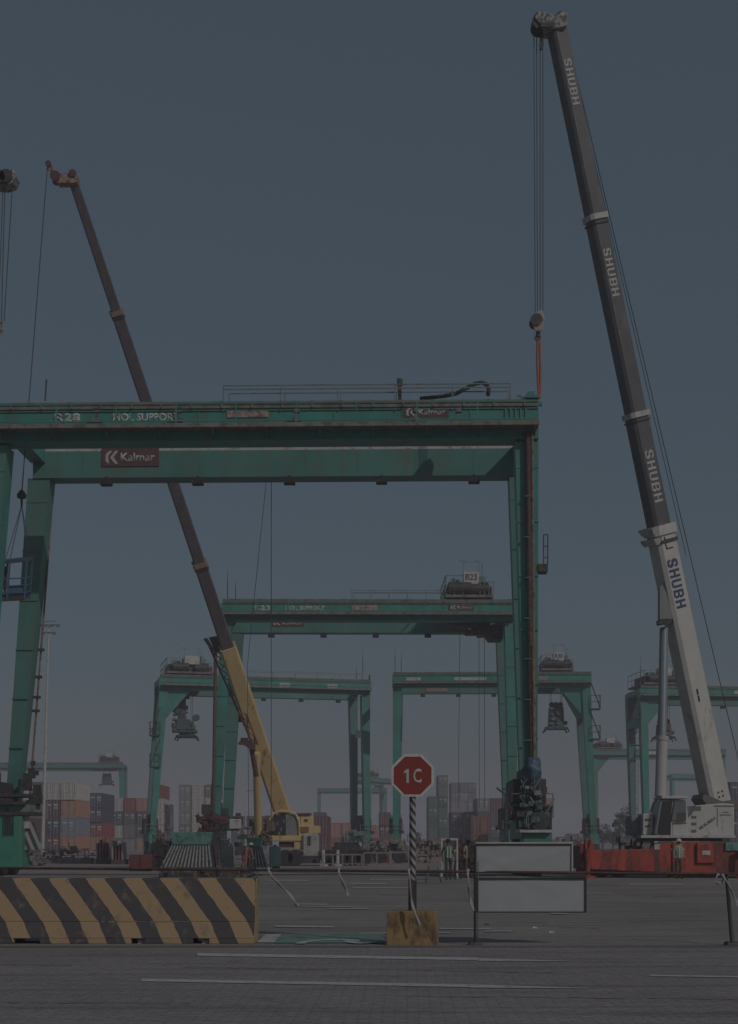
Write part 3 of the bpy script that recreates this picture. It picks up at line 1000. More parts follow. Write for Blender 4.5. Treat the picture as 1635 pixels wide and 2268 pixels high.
# trolley cab below the girder, with a dark slab for the girder's shading
mb = MB()
random.seed(9)
a = u23(1066, 1418, 2)
mb.hexa([(a.x + .7, 1.5, a.z), (a.x + 1.7, 1.5, a.z), (a.x + 1.7, 3.5, a.z), (a.x + .7, 3.5, a.z)], [(a.x - .2, 1.5, a.z + 1.1), (a.x + 1.7, 1.5, a.z + 1.1), (a.x + 1.7, 3.5, a.z + 1.1), (a.x - .2, 3.5, a.z + 1.1)])
mb.hexa([(a.x - 2.6, 1.5, a.z + 1.2), (a.x + .2, 1.5, a.z + .9), (a.x + .2, 2.5, a.z + .9), (a.x - 2.6, 2.5, a.z + 1.2)], [(a.x - 3.0, 1.5, a.z + 1.7), (a.x + .2, 1.5, a.z + 1.9), (a.x + .2, 2.5, a.z + 1.9), (a.x - 3.0, 2.5, a.z + 1.7)])  # dark slab modelled in place of the shaded stretch of girder
for i in range(30):
    p = Vector((a.x + random.uniform(-1.4, 1.7), random.uniform(1.3, 2), a.z + random.uniform(.4, 1.9)))
    s = random.uniform(.08, .25)
    mb.box(p.x - s, p.x + s, p.y - s, p.y + s, p.z - s, p.z + s)
mb.build('operator_cab', DARK, g23)
a, b = u23(1036, 1407, 1.2), u23(1064, 1402, 1.2)
MB().box(a.x, b.x, 1.2, 1.6, a.z, b.z + .1).build('rope_guide', DARK, g23)
MB().tube(u23(478, 1415, -.2), u23(472, 1850, -.2), .14).build('leg_pipe', mat('dark_red_pipe', (.13, .075, .065), .7, 0, .3, 3), g23)
for q in (1019, 1061, 1073):
    r_ = MB().tube(u23(q, 1400, 2.5), u23(q + (1 if q > 1050 else -4), 1790, 2.5), .022, n=5).build('hoist_rope', CABLE, g23)
# gear at the foot of the left leg
mb = MB()
random.seed(21)
for i in range(34):
    x, y = random.uniform(440, 545), random.uniform(1800, 1890)
    if x < 462 and y < 1825: continue
    p = u23(x, y, random.uniform(-1.2, 0))
    s = random.uniform(.1, .42)
    mb.box(p.x - s, p.x + s, p.y - s, p.y + s, p.z - s * .7, p.z + s * .7)
for i in range(10):
    p = u23(random.uniform(440, 530), random.uniform(1800, 1870), random.uniform(-1.2, 0))
    mb.tube(p, p + Vector((random.uniform(-1.4, 1.4), 0, random.uniform(-1.2, 1.2))), .08, n=6)
mb.build('drive_machinery', DARK, g23)
a, b = u23(446, 1812, -1.0), u23(470, 1782, -1.0)
MB().box(a.x, b.x, -1.0, .2, a.z + .3, b.z).build('cable_reel_gear', DARK, g23)
a, b = u23(508, 1836, -1.3), u23(533, 1814, -1.3)
MB().box(a.x, b.x, -1.3, -.3, a.z, b.z).build('control_cabinet', LGREY, g23, bevel=.05)
a, b = u23(478, 1828, -1.3), u23(500, 1800, -1.3)
MB().bar(a + Vector((0, 0, .7)), b + Vector((.2, 0, -.5)), .3).build('red_cover', mat('maroon_cover', (.16, .04, .045)), g23)

# --- the middle-distance cranes
def place(sxc, Y): return ((sxc - CX) * Y / F, Y, 0)
gC = gantry('green gantry crane behind the yellow mobile crane, left of the stop sign', place(591, 168), R(14), 24.9, troll=(-11.6, -6.2, None), det=2, lean=(-1.1, .0), gusset=(-1,), ant=((11.6, 2.6), (10.8, 1.2)), cage=(-1, (13.8, 10.2)), upper=(-2, 11.5))
for (a_, b_) in ((1.9, 3.6), (7.6, 9.2)):
    MB().box(a_ - .4, b_ - .8, -.05, -.006, 19.75, 20.25).build('sign_board', LETTER, gC)
MB().box(10.6, 11.2, -.06, .0, 14.0, 14.9).build('notice_plate', LETTER, gC)
MB().tube((12.4, .3, 21.5), (12.1, .3, 3), .1).build('leg_pipe', DARK, gC)
MB().box(-9.6, -9.0, 1.5, 2.3, 21, 22.9).bar((-9.3, 2, 23.0), (-7.4, 2, 23.2), .22).bar((-7.5, 2, 23.2), (-7.5, 2, 21), .2).build('maintenance_davit', DARK, gC)
gD = gantry('green gantry crane with white R30 board, its left leg behind the stop sign', place(1089, 163), R(-2), 22.4, troll=(5.6, 9.2, 'R30'), det=2, lean=(.0, .7), ant=((-10.9, 2.0), (-10.2, 1.4)), cage=(1, (16.6, 13.2)), gusset=(1,))
MB().box(-9.6, -8.0, -.03, -.006, 19.9, 20.3).box(-4.2, -.6, -.03, -.006, 19.9, 20.3).build('lettering_panel', LETTER_DIM, gD)
MB().box(-7.4, -4.9, 5.7, 5.75, 19.3, 19.7).build('sign_board', MATS['pale_worn_board'], gD)
MB().box(4.6, 6.4, -.06, -.0, 19.8, 20.4).build('sign_board', MATS['pale_worn_board'], gD)
gE = gantry('green gantry crane at the right edge, crossed by the white boom', place(1626, 178), R(6), 23.8, troll=(-11.4, -6.4, None), det=2, lean=(.6, .8), ant=((-11.7, 2.4),), cage=(-1, (16.8, 13.5)), gusset=(-1,))
MB().box(-.0, 3.2, -.03, -.006, 19.95, 20.35).build('lettering_panel', LETTER_DIM, gE)
for k in range(1):
    mb = MB()
    for j in range(14):
        mb.bar((-12.7, .2, 2.8 + j * .7), (-12.0, .2, 2.8 + j * .7), .06)
    mb.bar((-12.7, .2, 2.8), (-12.7, .2, 12.4), .06).bar((-12.05, .2, 2.8), (-12.05, .2, 12.4), .06)
    mb.build('ladder', RAILM, gE)
gF = gantry('distant green gantry crane between the R30 crane and the white boom', place(1461, 296), R(3), 27.6, troll=(-13.0, -7.6, None), det=1, lean=(.5, .0), gusset=(-1,))
MB().box(-2.6, .2, -.1, -.06, 19.8, 20.4).box(8, 10, -.1, -.06, 19.8, 20.4).build('sign_board', LETTER_DIM, gF)
gG = gantry('hazy blue-green gantry crane far off at the left edge behind the containers', place(118, 345), R(0), 33.4, troll=(10.8, 15.6, None), det=1, lean=(.0, .0))
gH = gantry('faint distant gantry crane above the maroon containers at the centre', place(780, 505), R(0), 24.5, troll=(7.6, 11.2, None), det=1)
gI = gantry('faint distant gantry crane seen between the white cylinder and the white boom', place(1538, 402), R(20), 14.5, det=1)
gJ = gantry('hazy gantry crane with two close legs just left of the stop sign', place(855, 430), R(62), 20.0, troll=(-9, -5, None), det=1)

spreader('dark blue-grey spreader hanging under the R30 crane', P(1233, 1630, 165).x, 165.5, P(0, 1622, 165).z, 1.0, body_h=2.3, m=mat('navy_grey_machinery', (.055, .095, .10), .6, 0, .25, 3, (.12, .14, .15), .35))
spreader('dark spreader with cab beside the left leg of the crane behind the yellow boom', P(413, 1645, 172).x, 172.5, P(0, 1640, 172).z, .95, body_h=1.0, m=MATS['navy_grey_machinery'])
spreader('reddish spreader hanging just behind the white luffing cylinder', P(1472, 1640, 180).x, 180.5, P(0, 1642, 180).z, 1.0, body_h=1.6, m=mat('red_brown_machinery', (.14, .07, .065), .6, 0, .3, 2))
spreader('tiny hazy spreader under the far crane at the left edge', P(236, 1742, 347).x, 347.5, P(0, 1742, 347).z, 1.3, body_h=1.9, m=MATS['navy_grey_machinery'], ztop=19.2)
# cab and gear that belong to crane C
mb = MB()
random.seed(2)
mb.box(-10.2, -8.7, 2.2, 4, 14.8, 16.0).box(-9.9, -9.1, 2.4, 3.6, 16.0, 18.9).box(-10.5, -7.8, 2, 4, 14.5, 14.65)
for i in range(50):
    x, z = random.uniform(-10.5, -8.0), random.uniform(14.5, 17.6)
    if x > -8.9 and z > 15.9: continue
    s = random.uniform(.08, .26)
    mb.box(x - s, x + s, 2.5 - s, 3.2 + s, z - s, z + s)
mb.lathe((-7.9, 2.5, 16.2), (0, 1, 0), [(.4, -.3), (.4, .3)], 12)
mb.build('operator_cab', MATS['navy_grey_machinery'], gC)
# ------------------------------------------------------------------ telescopic booms
def boom(root, base, tip, secs, roll, up=(0, 0, 1), off=(0, 0, 0), collar=None):
    """secs: (t0, t1, half width at t0, at t1, material, name). Returns the frame (origin, d, side, under)"""
    base, tip = Vector(base), Vector(tip)
    d = (tip - base).normalized()
    side = d.cross(Vector(up)).normalized()
    u = side.cross(d).normalized()
    c, s = math.cos(roll), math.sin(roll)
    side, u = side * c + u * s, u * c - side * s
    L = (tip - base).length
    for t0, t1, w0, w1, m, nm, col in secs:
        def prof(w):
            k = w * .22
            return [(-w, -w + k * 1.5), (-w + k, -w), (w - k, -w), (w, -w + k * 1.5), (w, w - k * .6), (w - k * .6, w), (-w + k * .6, w), (-w, w - k * .6)]
        a, b = base + d * L * t0, base + d * L * t1
        o = MB(off).loft(a, b, prof(w0), prof(w1), u).build(nm, m, root)
        if col:
            cm, ch = col
            w_ = w1 * 1.2
            e0, e1 = b - d * ch, b + d * .02
            MB(off).loft(e0, e1, prof(w_), prof(w_), u).build('collar', cm, o)
            MB(off).loft(e0 - d * ch * .9, e0 - d * ch * .55, prof(w1 * 1.13), prof(w1 * 1.13), u).build('collar_band', DARK, o)
    return base, d, side, u, L

# --- white mobile crane on a red carrier
WB, WT = P(1590, 1800, 69.5), P(1231, 58, 62.6)
wc_off = G(1560, 66)
wcr = empty('mobile_crane', wc_off)
tag(wcr, 'white mobile crane on a red carrier with a tall charcoal telescopic boom, at the right', 'mobile crane')
def tfor(sy):      # fraction along the boom seen at height sy
    lo, hi = 0.0, 1.0
    for _ in range(40):
        m_ = (lo + hi) / 2
        p = WB.lerp(WT, m_)
        y = HY - (p.z - H) * F / p.y
        if y > sy: lo = m_
        else: hi = m_
    return lo
t1, t2, t3 = tfor(1165), tfor(915), tfor(478)
WROLL = 18
fr = boom(wcr, WB, WT, [(0, t1, .55, .50, WHITE, 'boom_base_section', (WHITE, .42)), (t1, t2, .43, .415, BOOMGREY, 'boom_section', (LGREY, .22)),
                        (t2, t3, .39, .375, BOOMGREY, 'boom_section', (LGREY, .22)), (t3, 1, .355, .345, BOOMGREY, 'boom_section', None)], R(WROLL), off=wc_off)
b0, d0, s0, u0, L0 = fr
if s0.y > 0: s0 = -s0                   # side face towards the viewer
def side_pt(t, across, w): return b0 + d0 * L0 * t + s0 * (w + .012) + u0 * across
for sy0, sy1, w_, m_ in ((137, 238, .348, LETTER), (555, 660, .378, LETTER), (1000, 1114, .425, LETTER), (1240, 1347, .515, BLUELET)):
    ta, tb = tfor(sy0), tfor(sy1)
    hgt = w_ * 1.02
    block_text('lettering', 'SHUBH', m_, side_pt(ta, -hgt * .5, w_ - .012), -d0, u0, (ta - tb) * L0, hgt, wcr, off=wc_off, ext=.02)
# stripes of wear, small plates
k = MB(wc_off)
for sy, ln, w_ in ((262, .9, .33), (285, .4, .33), (680, .7, .365), (735, 1.2, .365), (755, .5, .365)):
    a = side_pt(tfor(sy), -.22 * w_ / .35, w_)
    k.bar(a, a - d0 * ln * .5, .05, .015, up=u0)
k.build('wear_plate', LGREY, wcr)
for sy, w_ in ((1545, .52), (1530, .52)):
    k = MB(wc_off)
    a = side_pt(tfor(sy), -.1, w_)
    k.bar(a + d0 * .12, a - d0 * .16, .12, .03, up=u0)
    k.build('boom_fitting', DARK, wcr)
k = MB(wc_off)
a = side_pt(tfor(1190), -.15, .5); k.bar(a, a - d0 * .55, .06, .03, up=u0)
a2 = a - d0 * .55; k.bar(a2, a2 + u0 * .35, .06, .03, up=s0)
for q in (1752, 1762):
    for r_ in (-.1, .12):
        a = side_pt(tfor(q), r_, .55); k.bar(a + d0 * .04, a - d0 * .04, .1, .03, up=u0)
k.build('boom_fitting', DARK, wcr)
# collar brackets at the top of the base section
k = MB(wc_off)
a = b0 + d0 * L0 * t1
for j, (p, q) in enumerate(((.0, .62), (.5, .58))):
    e = a - d0 * p - u0 * .05
    k.loft(e, e - d0 * .3, [(-.62, -.72), (.62, -.72), (.62, -.3), (-.62, -.3)], [(-.5, -.62), (.5, -.62), (.5, -.3), (-.5, -.3)], u0)
k.build('collar_bracket', LGREY, wcr)
# boom head
hd = MB(wc_off)
tp_ = WT
hd.prism([(tp_.x - .95, tp_.z + .12), (tp_.x - .55, tp_.z - .28), (tp_.x - .1, tp_.z - .35), (tp_.x + .42, tp_.z - .22), (tp_.x + .45, tp_.z + .35), (tp_.x + .25, tp_.z + .42), (tp_.x - .05, tp_.z + .25), (tp_.x - .45, tp_.z + .35), (tp_.x - .9, tp_.z + .42)], tp_.y - .45, tp_.y + .45)
hd = hd.build('boom_head', mat('dirty_white_head', (.38, .37, .35), .6, 0, .3, 4, (.08, .08, .08), .45), wcr, bevel=.03)
k = MB(wc_off)
for q in (-.3, -.1, .1, .3):
    k.lathe((tp_.x - .72, tp_.y + q, tp_.z + .05), (0, 1, 0), [(.34, -.06), (.28, 0), (.34, .06)], 16)
    k.lathe((tp_.x + .2, tp_.y + q, tp_.z + .22), (0, 1, 0), [(.25, -.06), (.2, 0), (.25, .06)], 16)
k.box(tp_.x - .7, tp_.x - .1, tp_.y - .5, tp_.y - .4, tp_.z - .3, tp_.z - .1)
k.build('sheave', DARK, hd)
MB(wc_off).bar((tp_.x - .62, tp_.y, tp_.z - .3), (tp_.x - .64, tp_.y, tp_.z - .95), .07).box(tp_.x - .70, tp_.x - .58, tp_.y - .06, tp_.y + .06, tp_.z - 1.0, tp_.z - .75).build('limit_weight', DARK, wcr)
# hoist rope along the back of the boom
MB(wc_off).tube(P(1254, 70, 62.8), P(1640, 1700, 70.5), .022, n=5).tube(P(1255, 90, 62.8), P(1520, 1230, 68), .018, n=5).build('hoist_rope', CABLE, wcr)
# superstructure
def q66(sx, sy, Y=66.0): return P(sx, sy, Y)
def px_box(mb, x0, y0, x1, y1, Y, dep):
    a, b = P(x0, y1, Y), P(x1, y0, Y)
    return mb.box(a.x, b.x, Y, Y + dep, a.z, b.z)
def px_prism(mb, pts, Y, dep):
    return mb.prism([(P(x, y, Y).x, P(x, y, Y).z) for x, y in pts], Y, Y + dep)
OFFW = mat('off_white_housing', (.52, .51, .50), .5, 0, .06, 1.5, (.34, .32, .30), .15, 3)
sb = px_prism(MB(wc_off), [(1489, 1857), (1489, 1822), (1519, 1822), (1524, 1812), (1532, 1805), (1540, 1784), (1600, 1779), (1627, 1781), (1627, 1857)], 65.2, 2.8).build('superstructure_body', OFFW, wcr, bevel=.05)
k = MB(wc_off)
for y in (1807, 1822, 1838): px_box(k, 1533, y, 1543, y + 5, 65.16, .1)
px_box(k, 1532, 1786, 1553, 1795, 65.17, .05); px_box(k, 1582, 1784, 1627, 1786, 65.17, .05)
px_box(k, 1589, 1790, 1590, 1830, 65.18, .03)
k.build('vent_slot', mat('brown_grey_slot', (.16, .14, .13)), sb)
a, b = P(1552, 1838, 65.18), P(1586, 1814, 65.18)
dx = (b - a).normalized()
text_part('lettering', 'SHUBH', mat('grey_lettering', (.2, .2, .21)), a, dx, dx.cross(Vector((0, -1, 0))) * -1, (b - a).length, .13, sb, off=wc_off, bold=.02, ext=.01)
k = MB(wc_off); px_box(k, 1596, 1804, 1620, 1806, 65.18, .03); px_box(k, 1602, 1798, 1614, 1800, 65.18, .03); k.build('lettering_panel', MATS['grey_lettering'], sb)
cabo = px_prism(MB(wc_off), [(1456, 1852), (1452, 1846), (1464, 1772), (1520, 1772), (1524, 1800), (1524, 1822), (1489, 1823), (1489, 1857), (1462, 1857)], 65.1, 1.6).build('cab', OFFW, wcr, bevel=.04)
k = px_prism(MB(wc_off), [(1458, 1846), (1470, 1776), (1490, 1773), (1487, 1800), (1486, 1850), (1470, 1851)], 65.0, .12); k.build('windscreen', GLASS, cabo)
k = px_prism(MB(wc_off), [(1489, 1812), (1495, 1775), (1520, 1775), (1520, 1815), (1489, 1818)], 65.02, .1); k.build('side_window', GLASSL, cabo)
k = px_box(MB(wc_off), 1466, 1763, 1524, 1769, 64.9, 1.9); k.build('cab_roof', OFFW, cabo, bevel=.02)
k = px_box(MB(wc_off), 1500, 1800, 1520, 1818, 65.0, .08); k.build('seat_back', mat('brown_seat', (.10, .085, .08)), cabo)
k = MB(wc_off); k.path([P(x, y, 65.0) for x, y in ((1442, 1800), (1448, 1780), (1456, 1770), (1468, 1768))], .06, 6); k.build('grab_rail', mat('dark_teal_housing', (.07, .12, .12)), cabo)
k = MB(wc_off); px_box(k, 1420, 1850, 1630, 1856, 64.8, 3.2); k.build('turntable_deck', LGREY, wcr)
k = MB(wc_off); px_box(k, 1418, 1856, 1600, 1863, 65.2, 2.6); k.build('turntable_underside', DARK, wcr)
# winch box left of the cab
k = px_box(MB(wc_off), 1398, 1806, 1424, 1872, 66.2, 1.5).build('hydraulic_tank', mat('mid_grey_paint', (.24, .25, .26), .55, 0, .1, 2), wcr, bevel=.05)
k = px_box(MB(wc_off), 1424, 1802, 1447, 1850, 65.6, 1.5).build('tool_cabinet', LGREY, wcr, bevel=.04)
kk = MB(wc_off); px_box(kk, 1431, 1814, 1442, 1817, 65.55, .1); px_box(kk, 1431, 1828, 1441, 1831, 65.55, .1); kk.build('cabinet_handle', DARK, k)
# luffing cylinder
a, b, c_ = P(1463, 1764, 66.0), P(1467, 1640, 66.2), P(1471, 1392, 67.2)
k = MB(wc_off).tube(a, b, .26, .26, 18).tube(b, P(1468, 1630, 66.2), .29, .29, 18).build('luffing_cylinder', mat('cylinder_paint', (.44, .43, .42), .4, 0, .06, 2), wcr, smooth=False)
MB(wc_off).tube(b, c_, .20, .20, 18).build('piston_rod', mat('chrome_rod', (.22, .26, .30), .5, .1, .05, 2), k)
k = MB(wc_off)
a = P(1460, 1380, 66.9); k.bar(a, P(1500, 1372, 67.6), .32, .22)
k.hexa([P(1452, 1382, 66.6), P(1484, 1382, 66.6), P(1484, 1382, 67.6), P(1452, 1382, 67.6)], [P(1462, 1374, 66.6), P(1490, 1370, 66.6), P(1490, 1370, 67.6), P(1462, 1374, 67.6)])
k.build('cylinder_bracket', DARK, wcr)
px_prism(MB(wc_off), [(1462, 1300), (1470, 1290), (1492, 1370), (1462, 1372)], 66.9, .5).build('boom_side_bracket', mat('mid_grey_paint', (.24, .25, .26)), wcr)
# boom foot
k = MB(wc_off); px_prism(k, [(1570, 1790), (1556, 1768), (1560, 1758), (1600, 1775), (1636, 1770), (1640, 1795)], 68.2, 2.4); k.build('boom_foot', mat('brown_grey_slot', (.16, .14, .13)), wcr)
# carrier
cr = MB(wc_off)
px_prism(cr, [(1284, 1925), (1284, 1874), (1300, 1868), (1304, 1884), (1440, 1880), (1452, 1868), (1560, 1864), (1640, 1866), (1760, 1866), (1760, 1928), (1600, 1936), (1500, 1934)], 64.6, 2.7)
cr = cr.build('carrier_chassis', RED, wcr, bevel=.04)
for q in ((1544, 1868, 1582, 1912, 64.45, .2), (1490, 1866, 1500, 1934, 64.5, .2), (1296, 1856, 1302, 1926, 64.5, .2)):
    k = MB(wc_off); px_box(k, *q); k.build('side_locker', RED, cr, bevel=.03)
k = MB(wc_off)
px_prism(k, [(1303, 1882), (1309, 1858), (1316, 1874), (1313, 1925), (1303, 1925)], 64.5, .3); k.build('side_locker', RED, cr, bevel=.03)
k = MB(wc_off); px_box(k, 1556, 1884, 1574, 1894, 64.43, .03); px_box(k, 1450, 1870, 1462, 1882, 64.56, .05); k.build('notice_plate', LGREY, cr)
k = MB(wc_off); px_box(k, 1488, 1870, 1512, 1872, 64.56, .04); px_box(k, 1486, 1880, 1518, 1883, 64.56, .04); px_box(k, 1500, 1886, 1516, 1888, 64.56, .04); k.build('lettering_panel', LETTER, cr)
k = MB(wc_off); px_box(k, 1290, 1926, 1760, 1933, 64.8, 2.0); px_box(k, 1486, 1930, 1608, 1946, 64.9, .8); k.build('underframe_and_shade', DARK, wcr)  # lower dark block stands for the shade and wheels beneath the carrier
for x in (1330, 1372, 1530, 1572, 1660, 1702):
    c = P(x, 1868, 65.1); o = MB(wc_off)
    o.lathe((c.x, 65.3, .62), (0, 1, 0), [(.33, -.22), (.57, -.22), (.62, -.16), (.62, .16), (.57, .22), (.33, .22)], 20)
    o = o.build('wheel', BLACKM, wcr)
    MB(wc_off).lathe((c.x, 65.3, .62), (0, 1, 0), [(.32, -.2), (.12, -.08), (.12, .08), (.32, .2)], 12).build('rim', RED, o)
for x in (1300, 1640):
    c = P(x, 1868, 64.4)
    o = MB(wc_off).tube((c.x, 64.2, .1), (c.x, 64.2, 1.3), .12).lathe((c.x, 64.2, .002), (0, 0, 1), [(.4, 0), (.4, .08), (.2, .12)], 16).bar((c.x, 64.2, 1.1), (c.x, 65, 1.1), .2).build('outrigger', RED, wcr)
# clutter on the carrier deck, left of the cab
mb = MB(wc_off)
random.seed(31)
for i in range(26):
    x, y = random.uniform(1372, 1440), random.uniform(1856, 1878)
    p = P(x, y, 65 + random.random())
    s = random.uniform(.06, .2)
    mb.box(p.x - s, p.x + s, p.y - s, p.y + s, p.z - s, p.z + s)
mb.build('deck_equipment', GREYM, wcr)
k = MB(wc_off); px_box(k, 1608, 1866, 1640, 1884, 64.5, .4); k.build('hydraulic_pump', TEAL, wcr)

# hook block and its ropes
hb_off = P(1192, 735, 63.0)
hb = empty('hook_block', hb_off)
tag(hb, 'pale hook block on four ropes below the charcoal boom head', 'hook block', 'crane hook blocks')
o = MB(hb_off).hexa([P(1184, 733, 62.8), P(1203, 733, 62.8), P(1203, 733, 63.2), P(1184, 733, 63.2)], [P(1178, 712, 62.75), P(1208, 706, 62.75), P(1208, 706, 63.25), P(1178, 712, 63.25)])
o.hexa([P(1178, 712, 62.75), P(1208, 706, 62.75), P(1208, 706, 63.25), P(1178, 712, 63.25)], [P(1184, 692, 62.8), P(1201, 685, 62.8), P(1201, 685, 63.2), P(1184, 692, 63.2)])
o.build('block_cheek', mat('pinkish_cheek_plate', (.36, .31, .29), .6, 0, .15, 4), hb, bevel=.04)
MB(hb_off).lathe(P(1187, 712, 63), (0, 1, 0), [(.26, -.3), (.22, -.1), (.26, 0), (.22, .1), (.26, .3)], 18).build('sheave', DARK, hb)
MB(hb_off).tube(P(1192, 735, 63), P(1192, 746, 63), .1).lathe(P(1191, 748, 63), (0, 1, 0), [(.14, -.05), (.14, .05)], 12).build('hook', DARK, hb)
k = MB(hb_off)
for x0_, x1_ in ((1183, 1186), (1189, 1191), (1197, 1197), (1203, 1203)):
    k.tube(P(x0_, 74, 62.7), P(x1_, 695, 62.95), .022, n=5)
k.build('hoist_rope', CABLE, hb)
sl_off = P(1194, 885, 63)
so = MB(sl_off).path([P(x, y, 63.0) for x, y in ((1193, 742), (1191, 760), (1190, 800), (1192, 850), (1195, 882))], .055, 8).path([P(x, y, 63.05) for x, y in ((1193, 742), (1196, 765), (1197, 810), (1197, 850), (1196, 882))], .055, 8).build('lifting_sling', ORANGE, None)
so.location = sl_off
tag(so, 'orange lifting sling from hook block down to the right corner of the nearest gantry', 'sling')

# --- yellow mobile crane
YB, YT = P(626, 1802, 100.0), P(158, 388, 78.0)
yo = G(650, 100)
yc = empty('mobile_crane', yo)
tag(yc, 'yellow mobile crane with long brown-grey boom leaning left behind the nearest gantry', 'mobile crane')
def tfy(sy):
    lo, hi = 0.0, 1.0
    for _ in range(40):
        m_ = (lo + hi) / 2
        p = YB.lerp(YT, m_)
        y = HY - (p.z - H) * F / p.y
        if y > sy: lo = m_
        else: hi = m_
    return lo
ta, tb, tc_ = tfy(1432), tfy(1245), tfy(688)
YC = mat('tan_collar', (.30, .23, .16), .6, 0, .15, 3)
fy = boom(yc, YB, YT, [(0, ta, .58, .56, YELLOW, 'boom_base_section', None), (ta, tb, .42, .40, BOOMGREY2, 'boom_section', (YC, .25)),
                       (tb, tc_, .36, .335, BOOMGREY2, 'boom_section', (YC, .22)), (tc_, 1, .275, .25, BOOMGREY2, 'boom_section', None)], R(-34), off=yo)
yb0, yd0, ys0, yu0, yL = fy
hd = px_prism(MB(yo), [(104, 362), (112, 364), (122, 380), (136, 384), (168, 382), (171, 387), (170, 402), (160, 405), (148, 404), (128, 404), (114, 390), (108, 376)], 77.7, .6).build('boom_head', mat('tan_head', (.36, .27, .17), .6, 0, .25, 3, (.14, .07, .05), .4), yc)
k = MB(yo)
for x, y, r_ in ((109, 367, .16), (124, 394, .28), (163, 388, .2)):
    k.lathe(P(x, y, 77.9), (0, 1, 0), [(r_, -.3), (r_ * .8, 0), (r_, .3)], 14)
k.build('sheave', mat('maroon_sheave', (.11, .05, .05)), hd)
k = MB(yo)
for sy in (722, 735, 1590):
    pass
a = yb0 + yd0 * yL * tfy(1586) + ys0 * .58
k.box(a.x - .22, a.x + .22, a.y - .25, a.y + .1, a.z - .22, a.z + .2)
k.build('boom_fitting', DARK, yc)
# folded lattice jib alongside the base section
JP = mat('red_brown_lattice', (.20, .095, .07), .7, 0, .2, 3)
k = MB(yo)
A = [P(458, 1412, 94), P(486, 1408, 94), P(478, 1440, 94)]
ja, jb = P(478, 1432, 94), P(566, 1650, 96)
jd = (jb - ja)
for q in (-.42, .42):
    for r_ in (-.3, .3):
        k.tube(ja + Vector((q, r_, 0)), jb + Vector((q * .4, r_ * .6, 0)), .05, n=5)
n_ = 13
for i in range(n_):
    p0, p1 = ja + jd * (i / n_), ja + jd * ((i + 1) / n_)
    w0_, w1_ = .42 * (1 - .6 * i / n_), .42 * (1 - .6 * (i + 1) / n_)
    k.tube(p0 + Vector((-w0_, -.3, 0)), p1 + Vector((w1_, -.3, 0)), .03, n=4)
    k.tube(p0 + Vector((w0_, .3, 0)), p1 + Vector((-w1_, .3, 0)), .03, n=4)
px_prism(k, [(462, 1412), (484, 1408), (494, 1430), (488, 1448), (476, 1440)], 93.6, .7)
k.build('lattice_jib', JP, yc)
k = MB(yo); px_prism(k, [(450, 1416), (458, 1412), (480, 1446), (476, 1450)], 93.4, .5); k.build('jib_head', GREYM, yc)
k = MB(yo)
px_box(k, 533, 1634, 548, 1640, 95.5, .7); px_prism(k, [(526, 1648), (534, 1638), (556, 1640), (566, 1662), (554, 1660), (540, 1650)], 95.5, .5)
k.build('jib_bracket', mat('maroon_sheave', (.11, .05, .05)), yc)
# luffing cylinder
MB(yo).tube(P(568, 1668, 96.2), P(572, 1846, 99), .26, .26, 14).build('luffing_cylinder', YELLOW, yc)
MB(yo).tube(P(556, 1650, 96.0), P(568, 1720, 96.4), .17, .17, 12).build('piston_rod', PIPE, yc)
# cab: rounded frame, dark and pale panes
rim_pts = [(595, 1862), (594, 1835), (597, 1815), (606, 1802), (618, 1797), (640, 1798), (655, 1803), (662, 1818), (664, 1840), (664, 1860)]
cabf = MB(yo).path([P(x, y, 99.2) for x, y in rim_pts], .09, 6)
cabf = cabf.build('cab', YELLOW, yc)
px_prism(MB(yo), [(597, 1850), (598, 1820), (606, 1806), (618, 1801), (632, 1801), (632, 1850), (610, 1856)], 99.3, 1.5).build('windscreen', GLASS, cabf)
px_prism(MB(yo), [(633, 1850), (633, 1801), (652, 1805), (659, 1820), (662, 1852)], 99.28, 1.4).build('side_window', mat('grey_pane', (.24, .24, .24), .25, 0, .25, 1.5), cabf)
k = MB(yo)
for x, y in ((612, 1820), (620, 1832), (626, 1814), (616, 1842)): px_box(k, x, y, x + 5, y + 9, 99.24, .04)
k.build('cab_interior', GREYM, cabf)
bd = px_box(MB(yo), 594, 1851, 673, 1863, 99.0, 2.6); px_box(bd, 655, 1806, 693, 1833, 99.4, 2.4); px_box(bd, 660, 1829, 708, 1846, 99.2, 2.8); px_box(bd, 651, 1851, 676, 1882, 99.1, 2.6)
bd = bd.build('superstructure_body', YELLOW, yc, bevel=.05)
k = MB(yo); px_box(k, 665, 1831, 684, 1843, 99.1, .2); k.build('counterweight_slot', mat('rust_orange', (.27, .12, .05)), bd)
k = MB(yo); px_box(k, 655, 1801, 688, 1806, 99.3, 2.4); px_box(k, 674, 1814, 682, 1820, 99.36, .1); px_box(k, 665, 1806, 666, 1832, 99.38, .05); k.build('roof_strip', mat('brown_strip', (.12, .075, .05)), bd)
k = MB(yo); px_box(k, 618, 1864, 653, 1877, 99.3, 2.0); k.build('turntable', mat('maroon_machinery', (.11, .045, .04)), yc)
k = MB(yo); px_box(k, 672, 1846, 704, 1897, 98.8, 2.0)
for x in range(674, 704, 4): px_box(k, x, 1848, x + 2, 1894, 98.75, .1)
k.build('ribbed_cabinet', LGREY, yc)
k = MB(yo); px_box(k, 682, 1852, 688, 1872, 98.7, .1); k.build('cabinet_window', DARK, yc)
ch = MB(yo); px_box(ch, 622, 1886, 800, 1903, 98.9, 2.4); px_box(ch, 640, 1896, 706, 1912, 98.8, 2.4); px_box(ch, 735, 1876, 800, 1888, 98.9, 2.3)
px_box(ch, 740, 1866, 780, 1876, 99.2, 1.6)
